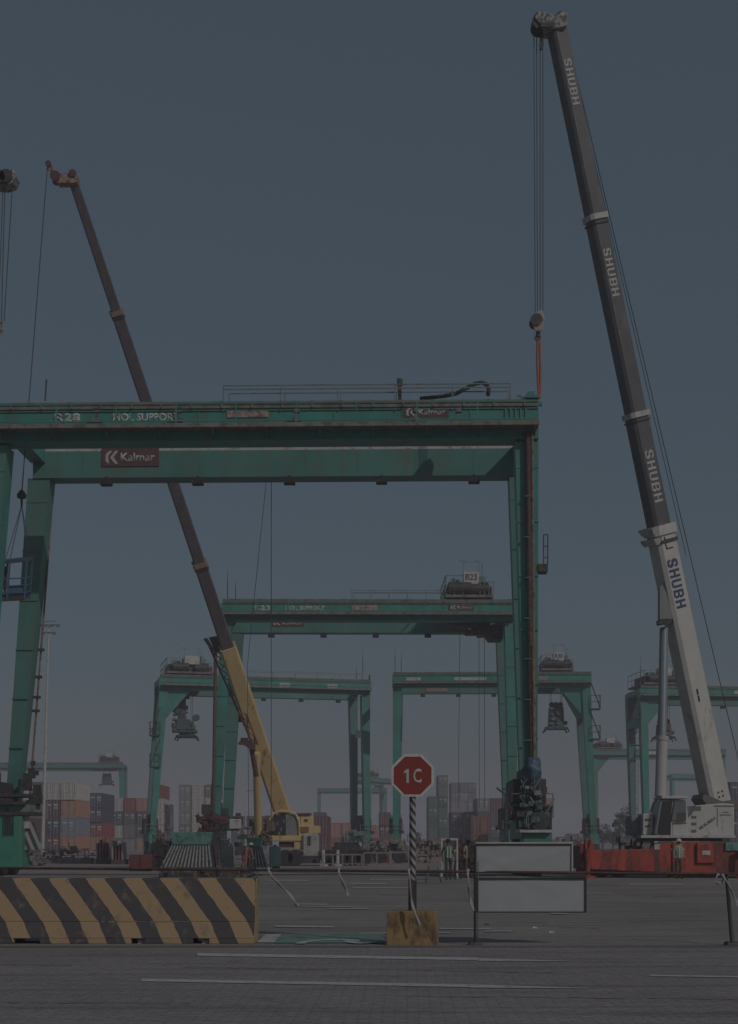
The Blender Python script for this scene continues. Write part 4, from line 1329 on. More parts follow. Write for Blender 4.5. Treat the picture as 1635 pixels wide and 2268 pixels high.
ch.build('carrier_chassis', mat('navy_black_chassis', (.05, .05, .06), .6, 0, .3, 2, (.1, .08, .07), .3), yc)
for x in (632, 655, 728, 756, 782, 806):
    c = P(x, 1868, 98.9)
    o = MB(yo).lathe((c.x, 98.95, .56), (0, 1, 0), [(.3, -.2), (.52, -.2), (.56, -.14), (.56, .14), (.52, .2), (.3, .2)], 18).build('wheel', BLACKM, yc)
    MB(yo).lathe((c.x, 98.95, .56), (0, 1, 0), [(.29, -.19), (.12, -.06), (.12, .06), (.29, .19)], 10).build('rim', GREYM, o)
for x in (716, 748):
    c = G(x, 98)
    MB(yo).tube((c.x, 98.0, .05), (c.x, 98.0, 1.1), .12).lathe((c.x, 98, .002), (0, 0, 1), [(.35, 0), (.35, .1), (.15, .14)], 12).build('outrigger', LGREY, yc)
mb = MB(yo)
random.seed(41)
for i in range(34):
    x, y = random.uniform(560, 604), random.uniform(1815, 1870)
    p = P(x, y, 99 + random.random())
    s = random.uniform(.08, .32)
    mb.box(p.x - s, p.x + s, p.y - s, p.y + s, p.z - s, p.z + s)
for i in range(12):
    p = P(random.uniform(565, 606), random.uniform(1805, 1870), 98.8)
    mb.tube(p, p + Vector((random.uniform(-.9, .9), 0, random.uniform(-.9, .9))), .06, n=5)
mb.build('winch_machinery', mat('brown_machinery', (.12, .095, .075), .6, 0, .35, 3, (.25, .2, .12), .35), yc)

# --- man basket with two workers' silhouettes, hung between the girders
bk_off = P(40, 1330, 66.0)
bk = empty('man_basket', bk_off)
tag(bk, 'blue steel man basket hanging from a hook by the left leg of the nearest gantry', 'man basket')
def bp(x, y, Y=66.0): return P(x, y, Y)
k = MB(bk_off)
k.hexa([bp(2, 1250, 65.4), bp(62, 1244, 65.4), bp(74, 1240, 66.6), bp(14, 1246, 66.6)], [bp(2, 1243, 65.4), bp(62, 1236, 65.4), bp(75, 1232, 66.6), bp(14, 1238, 66.6)])
k.build('basket_roof', mat('navy_roof', (.06, .085, .12), .5, 0, .2, 3), bk)
k = MB(bk_off).hexa([bp(-4, 1333, 65.4), bp(52, 1330, 65.4), bp(66, 1322, 66.6), bp(8, 1326, 66.6)], [bp(-4, 1324, 65.4), bp(52, 1320, 65.4), bp(66, 1312, 66.6), bp(8, 1318, 66.6)]).build('basket_floor', DARK, bk)
k = MB(bk_off)
for x, Y in ((3, 65.4), (60, 65.4), (72, 66.6), (17, 66.6), (22, 65.4)):
    k.bar(bp(x, 1240, Y), bp(x - 6, 1328, Y), .07)
for y in (1280, 1296, 1312):
    k.bar(bp(-2, y + 3, 65.4), bp(57, y, 65.4), .05)
    k.bar(bp(57, y, 65.4), bp(69, y - 3, 66.6), .05)
k.build('basket_frame', BLUEP, bk)
k = MB(bk_off); k.hexa([bp(18, 1318, 65.45), bp(54, 1318, 65.45), bp(54, 1318, 65.47), bp(18, 1318, 65.47)], [bp(20, 1298, 65.45), bp(56, 1296, 65.45), bp(56, 1296, 65.47), bp(20, 1298, 65.47)]); k.build('basket_panel', BLUEP, bk)
k = MB(bk_off)
for x, Y in ((12, 65.5), (22, 66.5), (62, 65.5), (70, 66.5)):
    k.tube(bp(48, 1120), bp(x, 1240, Y), .018, n=5)
k.build('suspension_sling', CABLE, bk)
k = MB(bk_off).lathe(bp(48, 1098), (0, 0, 1), [(.06, -.16), (.2, -.1), (.22, .05), (.12, .2), (.04, .28)], 14).tube(bp(48, 1100), bp(48, 1122), .05).build('hook_ball', DARK, bk)
MB(bk_off).tube(P(105, 372, 77.9), bp(48, 1095), .028, n=5).build('hoist_rope', CABLE, bk)

# --- neighbour crane's boom head and block at the left frame edge
lo_ = P(-60, 640, 66)
lc = empty('mobile_crane', G(-420, 66))
lo_ = G(-420, 66)
tag(lc, 'dirty white boom head poking in at the upper left edge of the picture', 'mobile crane')
px_prism(MB(lo_), [(-50, 372), (30, 375), (36, 388), (28, 404), (12, 410), (-50, 405)], 65.6, .8).build('boom_head', MATS['dirty_white_head'], lc, bevel=.04)
k = MB(lo_).lathe(P(18, 398, 65.9), (0, 1, 0), [(.3, -.45), (.25, 0), (.3, .45)], 14).lathe(P(2, 400, 65.9), (0, 1, 0), [(.3, -.45), (.25, 0), (.3, .45)], 14).build('sheave', DARK, lc)
bq = MB(lo_).loft(P(-420, 1780, 68), P(-40, 392, 66), [(-.55, -.55), (.55, -.55), (.55, .55), (-.55, .55)], [(-.33, -.33), (.33, -.33), (.33, .33), (-.33, .33)], (0, 0, 1)).build('boom_section', BOOMGREY, lc)
k = MB(lo_); px_box(k, -560, 1770, -330, 1935, 66.2, 2.6); k.build('superstructure_body', OFFW, lc, bevel=.05)
for x in (-520, -470, -420, -370):
    c = P(x, 1868, 66)
    MB(lo_).lathe((c.x, 66, .62), (0, 1, 0), [(.33, -.22), (.62, -.2), (.62, .2), (.33, .22)], 18).build('wheel', BLACKM, lc)
ho = P(0, 742, 66)
h2 = empty('hook_block', ho)
tag(h2, 'pale hook block cut by the left frame edge above the nearest gantry', 'hook block', 'crane hook blocks')
MB(ho).hexa([P(-14, 742, 65.8), P(4, 745, 65.8), P(4, 745, 66.2), P(-14, 742, 66.2)], [P(-16, 708, 65.8), P(11, 712, 65.8), P(11, 712, 66.2), P(-16, 708, 66.2)]).build('block_cheek', MATS['dirty_white_head'], h2, bevel=.05)
k = MB(ho)
for a_, b_ in ((28, 9), (11, 3), (7, -4)):
    k.tube(P(a_, 405, 65.9), P(b_, 712, 66), .022, n=5)
k.build('hoist_rope', CABLE, h2)
# slack tag lines inside the portal
tgo = G(601, 70.2)
tg = MB(tgo).tube((tgo.x, 70.2, 0.0), (tgo.x, 70.2, 19.1), .018, n=5).tube((tgo.x - .25, 70.2, 19.1), (G(548, 70.2).x, 70.2, 10.2), .014, n=5).tube((G(548, 70.2).x, 70.2, 10.2), (G(552, 70.2).x, 70.2, 0.0), .014, n=5).build('tag_line', CABLE)
tg.location = tgo
tag(tg, 'thin ropes dropping from the nearest gantry girder, right of the yellow crane boom', 'rope')
# ------------------------------------------------------------------ foreground: barrier, sign, rail, boards
BY = gy(2091)
YB_ = (0.42, 0.295, 0.175)
BK_ = (0.085, 0.078, 0.083)
bar_m = stripe_mat('yellow_black_stripe_paint', YB_, BK_, .575, .75, .5, 'kink', .03, .8, (.22, .175, .135), .27, off=.1335)
xr = G(562, BY).x
xl = xr - 4.6
bo = Vector((xr, BY, 0))
topz = P(0, 1946, BY + .14).z
# outline of one end, splayed foot; notches for forks along the bottom
def fr_y(z):
    return BY + (.0 if z < .05 else .02 + .13 * min(1, (z - .05) / (topz - .05)))
mb = MB(bo)
n1, n2 = G(290, BY).x, G(320, BY).x
n3, n4 = G(427, BY).x, G(463, BY).x
cuts = [xl, xl + .9, xl + 1.3, n1, n2, n3, n4, xr]
solid = [1, 0, 1, 0, 1, 0, 1]
zn = .085
for i, s_ in enumerate(solid):
    a, b = cuts[i], cuts[i + 1]
    if s_:
        mb.hexa([(a, BY, 0), (b, BY, 0), (b, BY + .78, 0), (a, BY + .78, 0)], [(a, BY + .003, zn), (b, BY + .003, zn), (b, BY + .777, zn), (a, BY + .777, zn)])
n_seg = 1
mb.hexa([(xl, BY + .003, zn), (xr, BY + .003, zn), (xr, BY + .777, zn), (xl, BY + .777, zn)], [(xl, BY + .05, .34), (xr, BY + .05, .34), (xr, BY + .73, .34), (xl, BY + .73, .34)])
mb.hexa([(xl, BY + .05, .34), (xr, BY + .05, .34), (xr, BY + .73, .34), (xl, BY + .73, .34)], [(xl, BY + .14, topz), (xr + .02, BY + .14, topz), (xr + .02, BY + .64, topz), (xl, BY + .64, topz)])
barr = empty('concrete_barrier', bo)
tag(barr, 'concrete barrier painted with yellow and black slanting stripes', 'barrier')
bb = mb.build('barrier_body', bar_m, barr, bevel=.012)
# split each slab so the stripes stay crisp; yellow end cap
MB(bo).hexa([(xr + .001, BY + .004, .01), (xr + .012, BY + .004, .01), (xr + .012, BY + .776, .01), (xr + .001, BY + .776, .01)], [(xr + .022, BY + .141, topz), (xr + .033, BY + .141, topz), (xr + .033, BY + .639, topz), (xr + .022, BY + .639, topz)]).build('end_face', mat('pale_yellow_end', (.40, .31, .15), .75, 0, .2, 5, (.22, .16, .1), .3), barr)
k = MB(bo)
random.seed(14)
x = G(222, BY).x
while x < G(420, BY).x:
    ln = random.uniform(.05, .22)
    k.box(x, x + ln, BY + .045, BY + .056, .335 + random.uniform(-.006, .006), .347 + random.uniform(-.004, .006))
    x += ln + random.uniform(.0, .05)
k.build('scuff_edge', mat('bare_concrete', (.27, .25, .23), .9, 0, .2, 8), barr)
k = MB(bo)
for a_, b_ in ((303, 320), (446, 462)):
    k.box(G(a_, BY).x, G(b_, BY).x, BY + .1, BY + .3, .0, .05)
k.build('lifting_chock', LGREY, barr)

# stop sign on a striped post in a stained yellow block
SY = gy(2095) + .3
so_ = G(914, SY)
sg = empty('stop_sign', (so_.x, SY, .50))
sgo = Vector((so_.x, SY, .50))
tag(sg, 'red octagonal sign reading 1C on a black and white spiral striped post', 'sign')
def octa(cx, cz, r, y0, y1, off):
    k = MB(off)
    R8 = r / math.cos(R(22.5))
    return k.prism([(cx + R8 * math.cos(R(22.5 + 45 * i)), cz + R8 * math.sin(R(22.5 + 45 * i))) for i in range(8)], y0, y1)
cz = P(0, 1718, SY).z
rr = 47 * SY / F
pl = octa(so_.x, cz, rr, SY - .075, SY - .055, sgo).build('sign_plate', mat('white_sign_border', (.60, .58, .56), .5, 0, .08, 5, (.3, .27, .24), .15), sg)
octa(so_.x, cz, rr * .88, SY - .082, SY - .0755, sgo).build('red_face', mat('red_sign_face', (.265, .042, .036), .45, 0, .06, 3), sg)
e = SY - .0825
u_ = SY / F
text_part('lettering', 'C', LETTER, (P(914, 1733, SY).x + .003, e, P(0, 1736, SY).z), (1, 0, 0), (0, 0, 1), 19 * u_, 33 * u_, sg, off=sgo, bold=.03, ext=.004)
k = MB(sgo)
k.prism([(P(900, 0, SY).x, P(0, 1735, SY).z), (P(905.5, 0, SY).x, P(0, 1735, SY).z), (P(905.5, 0, SY).x, P(0, 1704, SY).z), (P(901.5, 0, SY).x, P(0, 1704, SY).z), (P(894.5, 0, SY).x, P(0, 1709, SY).z), (P(894.5, 0, SY).x, P(0, 1713.5, SY).z), (P(900, 0, SY).x, P(0, 1712, SY).z)], e - .004, e)
k.build('lettering', LETTER, sg)
pr = 6.9 * u_
postm = stripe_mat('spiral_post_paint', (.055, .052, .056), (.36, .35, .35), .103, .75, .5, 'x', .004, .7, (.14, .11, .09), .15)
MB(sgo).tube((so_.x, SY, P(0, 1950, SY).z), (so_.x, SY, P(0, 1690, SY).z), pr, pr, 16).build('post', postm, sg)
MB(sgo).tube((so_.x - .012, SY, .40), (so_.x - .012, SY, P(0, 1948, SY).z), pr * 1.12, pr * 1.12, 16).build('post_foot', mat('dark_post_foot', (.05, .045, .045)), sg)
MB(sgo).tube((so_.x + .045, SY, .40), (so_.x + .045, SY, P(0, 1948, SY).z), .018, n=8).build('stay_rod', mat('dark_post_foot', (.05, .045, .045)), sg)
bl_ = Vector((so_.x, SY, 0))
blk = MB((0, 0, 0)).hexa([(-.36, -.3, 0), (.38, -.3, 0), (.38, .3, 0), (-.36, .3, 0)], [(-.36, -.29, .52), (.37, -.29, .52), (.37, .29, .52), (-.36, .29, .52)]).build('concrete_block', mat('stained_yellow_concrete', (.36, .24, .11), .85, 0, .25, 2.2, (.13, .085, .06), .38, 1.6, bump=.5, dscale=3.4, sharp=.16), None, bevel=.012)
blk.location = bl_ + Vector((-.005, 0, 0.0))
blk.rotation_euler = (0, 0, R(-8))
tag(blk, 'stained yellow concrete block holding the sign post', 'concrete block')

# pipe rail on round-footed posts
RYY = gy(2094)
pm = mat('brown_red_pipe', (.12, .068, .056), .7, .1, .25, 5, (.06, .045, .04), .35)
def rail_y(x): return 1922.5 + (x / 1635.0) * 13.5
posts_x = [1053, 1614]
rp = [P(x, rail_y(x), RYY + max(0, (1053 - x) / 1113) * 1.7) for x in (-60, 300, 600, 900, 1200, 1500, 1720)]
k = MB(rp[0]).path(rp, .021, 10).build('pipe_rail', pm)
k.location = rp[0]
tag(k, 'thin brown pipe rail crossing the whole view in front of the yard', 'rail')
def rail_post(x, lab, top, lean, tilt=0):
    g = G(x, RYY)
    r_ = empty('rail_post', g)
    tag(r_, lab, 'post', 'short posts carrying the pipe rail')
    MB(g).tube((g.x, g.y + .03, .03), (g.x + lean, g.y + .03, P(0, top, RYY).z), .022, .022, 10).build('post', mat('dark_post_foot', (.05, .045, .045)), r_)
    MB(g).tube((g.x + .045, g.y + .03, .03), (g.x + .045 + lean, g.y + .03, P(0, top + 35, RYY).z), .008, .008, 6).build('stay_wire', GREYM, r_)
    MB(g).hexa([(g.x - .11, g.y - .12, 0.006), (g.x + .11, g.y - .12, 0.006), (g.x + .11, g.y + .12, 0.006), (g.x - .11, g.y + .12, 0.006)], [(g.x - .09, g.y - .1, .055), (g.x + .1, g.y - .1, .055), (g.x + .1, g.y + .1, .055), (g.x - .09, g.y + .1, .055)]).build('foot_plate', DARK, r_, bevel=.01)
    return r_
rail_post(1053, 'dark rail post on a flat foot at the left edge of the grey boards', 1874, .0)
rail_post(1622, 'leaning rail post near the right frame edge with tape tied on', 1936, -.085)
rail_post(-45, 'rail post just past the left edge', 1922, 0) if False else None

# grey boards in metal frames
PNL = mat('grey_crumpled_sheet', (.40, .415, .43), .5, 0, .06, 1.2, (.33, .345, .36), .3, 1, dscale=2.2, sharp=.5, bump=.6)
def board(x0, y0, x1, y1, Y, label, fm_top, fr=2.4, right=True):
    c = P((x0 + x1) / 2, y1, Y)
    r_ = empty('notice_board', c)
    tag(r_, label, 'board', 'blank grey boards on the pipe rail')
    nx, nz = 22, 12
    k = MB(c)
    a, b = P(x0, y1, Y), P(x1, y0, Y)
    random.seed(int(x1 + y1))
    hts = [[random.gauss(0, .001) for i in range(nx + 1)] for j in range(nz + 1)]
    cr = [(random.uniform(0, 1), random.uniform(0, 1), random.uniform(-1, 1), random.uniform(.06, .12)) for _ in range(4)]
    pts = []
    for j in range(nz + 1):
        for i in range(nx + 1):
            u, v = i / nx, j / nz
            d_ = hts[j][i] * .4
            for cu, cv, sl_, w_ in cr:
                q = abs((u - cu) + sl_ * (v - cv))
                d_ -= .006 * math.exp(-(q / w_) ** 2) * math.exp(-((v - cv) / .35) ** 2)
            pts.append((a.x + (b.x - a.x) * u, Y + .012 + d_, a.z + (b.z - a.z) * v))
    k.quads(pts, [(j * (nx + 1) + i, j * (nx + 1) + i + 1, (j + 1) * (nx + 1) + i + 1, (j + 1) * (nx + 1) + i) for j in range(nz) for i in range(nx)])
    n0 = len(k.v)
    k.box(a.x, b.x, Y + .03, Y + .035, a.z, b.z)
    k.build('panel', PNL, r_, smooth=True)
    f = MB(c)
    t_ = fr * Y / F
    f.box(a.x - t_, b.x + t_, Y - .02, Y + .04, b.z, b.z + t_ * 1.5)
    if right: f.box(b.x, b.x + t_ * 1.4, Y - .018, Y + .04, a.z, b.z)
    f.build('frame', fm_top, r_, bevel=.004)
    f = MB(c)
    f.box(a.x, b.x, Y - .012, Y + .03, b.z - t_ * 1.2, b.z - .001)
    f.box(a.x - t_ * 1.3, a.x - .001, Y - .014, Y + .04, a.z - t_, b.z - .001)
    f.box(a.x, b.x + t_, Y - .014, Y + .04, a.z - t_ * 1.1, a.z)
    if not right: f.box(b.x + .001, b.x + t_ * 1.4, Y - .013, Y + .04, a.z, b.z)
    f.build('frame_dark_edge', mat('dark_frame_edge', (.04, .043, .047)), r_)  # dark bars edging the panel
    return r_
FRL = mat('pale_frame', (.50, .48, .47), .5, .1, .1, 4)
board(1056, 1869, 1266, 1931, RYY + .07, 'upper grey board in a pale metal frame above the pipe rail', FRL)
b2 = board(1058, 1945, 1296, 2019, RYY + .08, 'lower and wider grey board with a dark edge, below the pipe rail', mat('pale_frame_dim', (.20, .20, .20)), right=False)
g = G(1298, RYY + .1)
k = MB(g).tube((g.x, g.y, 0.0), (g.x, g.y, P(0, 1931, RYY).z), .011, n=6)
# tapes knotted on the rail
TP = mat('white_tape', (.34, .325, .345), .6, 0, .12, 6)
def tape(label, pts, w0=.055, tie=True, dy=0):
    RYY = gy(2094) + max(0, (1053 - pts[0][0]) / 1113) * 1.7 + dy
    o0 = P(pts[0][0], pts[0][1], RYY)
    k = MB(o0)
    P3 = [P(x, y, RYY - .05 - .03 * math.sin(i * 1.7)) for i, (x, y) in enumerate(pts)]
    # smooth subdivision
    q = []
    for i in range(len(P3) - 1):
        a_, b_ = P3[max(i - 1, 0)], P3[i]
        c_, d_ = P3[i + 1], P3[min(i + 2, len(P3) - 1)]
        for s_ in range(5):
            t = s_ / 5
            q.append(.5 * ((2 * b_) + (c_ - a_) * t + (2 * a_ - 5 * b_ + 4 * c_ - d_) * t * t + (3 * b_ - a_ - 3 * c_ + d_) * t ** 3))
    q.append(P3[-1])
    n = len(q)
    pts_, fs = [], []
    for i, p in enumerate(q):
        d_ = (q[min(i + 1, n - 1)] - q[max(i - 1, 0)]).normalized()
        sd = d_.cross(Vector((0, 1, 0))).normalized()
        ww = w0 * (.55 + .7 * i / n) * (.8 + .25 * math.sin(i * .9))
        tw = .5 * math.sin(i * .5)
        s2 = sd * math.cos(tw) + Vector((0, 1, 0)) * math.sin(tw)
        nn = d_.cross(s2).normalized() * .002
        pts_ += [p - s2 * ww / 2 - nn, p + s2 * ww / 2 - nn, p + s2 * ww / 2 + nn, p - s2 * ww / 2 + nn]
    for i in range(n - 1):
        for j in range(4):
            fs.append((i * 4 + j, i * 4 + (j + 1) % 4, i * 4 + 4 + (j + 1) % 4, i * 4 + 4 + j))
    fs += [(0, 1, 2, 3), (4 * n - 4, 4 * n - 3, 4 * n - 2, 4 * n - 1)]
    k.quads(pts_, fs)
    if tie:
        k.lathe(P(pts[0][0], pts[0][1], RYY), (1, 0, .1), [(.02, -.025), (.03, -.01), (.026, .012), (.02, .03)], 10)
    o = k.build('warning_tape', TP, None, smooth=True)
    o.location = o0
    tag(o, label, 'tape', 'white tape strips knotted on the pipe rail')
tape('long white tape blown aside from the rail, just right of the striped barrier', [(594, 1925), (602, 1940), (622, 1962), (642, 1982), (654, 2000), (660, 2008)])
tape('short white tape hanging from the rail midway between barrier and sign', [(750, 1925), (753, 1940), (763, 1962), (771, 1985)])
tape('white tape hanging over the front of the yellow block', [(905, 1927), (908, 1945), (909, 1975), (914, 2005), (922, 2030), (929, 2052)], dy=-.46)
tape('white tape hanging just left of the grey boards', [(1036, 1928), (1038, 1950), (1040, 1975), (1044, 2000), (1049, 2018)])
tape('white tape tied to the leaning post at the right edge', [(1600, 1938), (1612, 1955), (1622, 1975), (1633, 2000), (1640, 2020)], .045)
tape('crumpled loop of white tape left of the leaning post at the right edge', [(1590, 1937), (1586, 1950), (1592, 1958), (1602, 1950), (1604, 1940)], .04)
# bits of litter
random.seed(77)
for i, (x, y, lab) in enumerate(((1184, 2056, 'pale scrap of litter on the asphalt below the lower grey board'), (1221, 2066, 'flat scrap of litter right below the lower grey board'), (1078, 2049, 'dark scrap on the asphalt right of the dark rail post'))):
    Y = gy(y)
    g = G(x, Y)
    o = MB(g).hexa([(g.x - .05, Y - .06, .001), (g.x + .06, Y - .05, .001), (g.x + .05, Y + .06, .001), (g.x - .06, Y + .04, .001)], [(g.x - .03, Y - .03, .03), (g.x + .04, Y - .03, .02), (g.x + .03, Y + .03, .03), (g.x - .03, Y + .03, .02)]).build('litter', LETTER_DIM if i < 2 else DARK)
    o.location = g
    tag(o, lab, 'litter')
# ------------------------------------------------------------------ shipping containers
def cont_mat(name, col, dirt=(.16, .13, .12)):
    return mat(name + '_container_paint', col, .65, 0, .16, .7, dirt, .26, 4, dscale=.8, sharp=.3)
CC = {
    'white': (.44, .40, .385), 'grey': (.20, .19, .195), 'dark grey': (.12, .115, .12), 'lavender grey': (.24, .215, .23), 'maroon': (.155, .062, .068),
    'dark red': (.24, .055, .05), 'orange': (.36, .19, .13), 'salmon': (.38, .19, .155), 'navy': (.085, .085, .135), 'blue': (.13, .14, .205),
    'pale blue': (.19, .215, .265), 'green': (.06, .15, .105), 'dark green': (.04, .095, .075), 'rust brown': (.23, .105, .08), 'slate': (.11, .125, .145), 'purple grey': (.125, .10, .13), 'tan': (.33, .22, .14)}
CM = {k: cont_mat(k.replace(' ', '_'), tuple(q * (1.32 if max(v) > .2 else 1.0) for q in v)) for k, v in CC.items()}
CW, CHt, CL = 2.44, 2.66, 12.2
def cont_mesh():
    m = MB()
    m.box(-CW / 2 + .04, CW / 2 - .04, .06, CL - .02, .1, CHt - .06)
    for sx in (-1, 1):
        x0, x1 = (-CW / 2, -CW / 2 + .14) if sx < 0 else (CW / 2 - .14, CW / 2)
        m.box(x0, x1, 0, .16, 0, CHt).box(x0, x1, CL - .16, CL, 0, CHt)
        m.box(x0 + .02, x1 - .02, .16, CL - .16, 0, .14).box(x0 + .02, x1 - .02, .16, CL - .16, CHt - .12, CHt - .01)
        for i in range(22):       # corrugation
            y = .5 + i * .52
            xs = -CW / 2 + .01 if sx < 0 else CW / 2 - .05
            m.box(xs, xs + .04, y, y + .26, .14, CHt - .12)
    m.box(-CW / 2 + .14, CW / 2 - .14, 0, .14, 0, .15).box(-CW / 2 + .14, CW / 2 - .14, 0, .14, CHt - .13, CHt - .005)
    return m
def door_mesh(s):
    x0, x1 = (.02, CW / 2 - .15)
    m = MB().box(s * x0, s * x1, .03, .058, .16, CHt - .14)
    for z in (.55, 1.05, 1.55, 2.05):
        m.box(s * (x0 + .05), s * (x1 - .05), .012, .03, z, z + .1)
    return m
def rods_mesh(s):
    m = MB()
    for x in (.28, .78):
        m.box(s * x - .035, s * x + .035, -.05, .01, .1, CHt - .1)
        m.box(s * x - .02, s * x + .22, -.05, -.01, 1.05, 1.12)
    return m
c_body = cont_mesh().build('container_body', CM['grey'])
c_doors = [door_mesh(s).build('door', CM['grey']) for s in (-1, 1)]
ROD = mat('lock_rod', (.36, .35, .35), .6, .1, .2, 3)
c_rods = [rods_mesh(s).build('lock_rod', ROD) for s in (-1, 1)]
c_mark = MB().box(-.95, -.15, .005, .012, 1.72, 2.0).box(.2, .95, .005, .012, 1.72, 2.0).box(.3, .9, .005, .012, 1.3, 1.5).build('painted_code', LETTER_DIM)
c_gap = MB().box(-.018, .018, .0, .03, .16, CHt - .14).box(-CW / 2 + .142, -CW / 2 + .2, .0, .03, .155, CHt - .135).box(CW / 2 - .2, CW / 2 - .142, .0, .03, .155, CHt - .135).box(-CW / 2 + .2, CW / 2 - .2, .0, .03, CHt - .17, CHt - .135).build('door_gap_shade', DARK)  # dark strips added as the shade in the gaps around the doors
for o in [c_body, c_gap] + c_doors + c_rods + [c_mark]:
    COL.objects.unlink(o)
ORD = ['bottom', 'second', 'third', 'fourth', 'fifth', 'sixth', 'seventh', 'eighth']
cont_labels = {}
def container(x, Y, z, colour, label, yaw=0.0, mark=False, zs=1.0):
    r_ = empty('shipping_container', (x, Y, z), yaw)
    tag(r_, label, 'container', 'shipping containers stacked across the yard')
    assert label not in cont_labels, label
    cont_labels[label] = 1
    r_.scale = (1, 1, zs)
    def cp(src, par, m=None):
        o = src.copy()
        COL.objects.link(o)
        o.parent = par
        if m:
            o.material_slots[0].link = 'OBJECT'
            o.material_slots[0].material = m
        return o
    cp(c_body, r_, CM[colour])
    cp(c_gap, r_)
    for i in (0, 1):
        d_ = cp(c_doors[i], r_, CM[colour])
        cp(c_rods[i], d_)
    if mark:
        cp(c_mark, r_)
def stack(sx, Y, cols, where, hh=CHt + .01, start=0, marks=(), jitter=True):
    """cols: colours from the ground up"""
    g = P(sx, 0, Y)
    n = len(cols)
    for i, c in enumerate(cols):
        if c is None: continue
        pos = ORD[i] if i else 'bottom'
        if i == n - 1 and n > 1: pos = 'topmost'
        if n == 1: pos = 'lone'
        lab = f"{c} container, {pos} {'in' if n > 1 else 'at'} {where}"
        jx = random.uniform(-.04, .04)
        container(g.x + CW / 2 + jx, Y + random.uniform(-.2, .2), i * hh, c, lab, mark=(i in marks) or random.random() < (.85 if c in ('navy', 'blue', 'white', 'pale blue') else .4), zs=(hh - .01) / CHt)
random.seed(19)
LB = 'of the left block'
stack(65, 236, ['maroon', 'grey', 'lavender grey', 'dark grey'], 'the first stack right of the near left leg', hh=2.9)
stack(99.5, 236, ['maroon', 'navy', 'maroon', 'white'], 'the second stack ' + LB, hh=2.9)
stack(134, 236, ['orange', 'pale blue', 'orange', 'white'], 'the third stack ' + LB, hh=2.9)
stack(166, 262, ['orange', 'blue', 'blue', 'navy'], 'the fourth stack ' + LB)
stack(197.5, 262, ['salmon', 'dark red', 'navy', 'navy'], 'the fifth stack ' + LB)
stack(216, 290, ['dark grey', 'salmon', 'navy'], 'the sixth stack ' + LB)
stack(245, 290, ['grey', 'white', 'dark grey', 'white'], 'the low stack beside the far left crane leg')
stack(273.5, 290, ['lavender grey', 'grey', 'dark grey', 'dark red'], 'the first stack left of the boom-side crane legs')
stack(302, 290, ['tan', 'dark grey', 'purple grey', 'salmon'], 'the stack with a tan foot behind the left crane legs')
stack(330.5, 290, ['grey', 'white', 'white', 'white', 'dark red'], 'the tall stack touching the left crane legs')
stack(345, 330, ['dark grey', 'grey', 'grey', 'dark grey'], 'the dim stack between the left crane legs')
stack(396, 290, ['slate', 'grey', 'lavender grey', 'lavender grey', 'lavender grey'], 'the lavender stack left of the red machinery')
stack(424.6, 290, ['maroon', 'white', 'white', 'white', 'white'], 'the white stack left of the red machinery')
stack(453.2, 290, ['grey', 'white', 'grey', 'white', 'grey'], 'the stack half behind the dark pipe leg')
stack(512, 340, ['slate', 'dark green', 'slate'], 'the short stack right of the dark pipe leg')
stack(536.5, 340, ['dark green', 'slate', 'slate'], 'the short stack left of the yellow cylinder')
stack(561, 340, ['slate', 'slate', 'slate'], 'the short stack behind the yellow cylinder')
stack(694, 226, ['maroon', 'maroon'], 'the maroon pair behind the ribbed cabinet', hh=2.9)
stack(727, 262, ['rust brown', 'salmon'], 'the pair right of the maroon pair')
stack(758, 262, ['maroon', 'salmon'], 'the pair left of the middle green legs')
stack(695, 300, ['maroon', 'maroon', 'maroon'], 'the taller maroon stack above the maroon pair')
stack(812, 300, ['maroon', 'salmon'], 'the pair right of the middle green legs')
stack(840, 300, ['grey', 'maroon', 'maroon'], 'the maroon stack left of the stop sign post')
stack(866, 330, ['purple grey', 'slate', 'slate'], 'the stack behind the crane leg left of the sign')
stack(949, 373, ['green', 'green', 'dark green', 'green', 'green'], 'the first green stack right of the stop sign', hh=2.74)
stack(971, 373, ['green', 'dark green', 'green', 'green', 'dark green', 'grey', 'grey'], 'the tallest stack right of the stop sign', hh=2.74)
for i, sx in enumerate((1000, 1019, 1037)):
    stack(sx, 422, [['purple grey', 'navy', 'slate'][i], 'purple grey', 'purple grey', 'lavender grey', 'lavender grey', ['grey', 'lavender grey', 'grey'][i], 'grey'], f"the {['left', 'middle', 'right'][i]} stack of the far grey trio", hh=2.76)
for i, (sx, cl) in enumerate(((1058, ['slate', 'purple grey', 'purple grey', 'lavender grey']), (1085.5, ['purple grey', 'slate', 'purple grey', 'maroon']), (1113, ['maroon', 'maroon', 'purple grey', 'maroon']), (1140.5, ['grey', 'dark grey', 'maroon', 'lavender grey']))):
    stack(sx, 291, cl, f"the {ORD[i] if i else 'first'} stack of the purple block behind the engine")
stack(1000, 300, ['purple grey', 'dark grey', 'maroon'], 'the low stack under the far grey trio')
stack(1028, 296, ['slate', 'purple grey', 'navy'], 'the low stack left of the rust brown pair')
stack(1044, 205, ['rust brown', 'rust brown'], 'the rust brown pair above the upper board', hh=2.7)
stack(1168, 291, ['dark grey', 'maroon', 'dark grey', 'maroon'], 'the stack hidden by the near right leg')
stack(1196, 291, ['purple grey', 'maroon', 'rust brown', 'orange'], 'the orange-topped stack right of the engine')
stack(1618, 214, ['dark grey', 'purple grey', 'navy', 'navy'], 'the navy stack at the right edge behind the boom')
stack(1655, 214, ['dark grey', 'navy', 'navy', 'navy'], 'the stack just past the right edge')
stack(30, 216, ['dark grey', 'maroon', 'grey'], 'the stack behind the bright green housing')
stack(-6, 216, ['grey', 'purple grey', 'maroon'], 'the stack cut by the left frame edge')
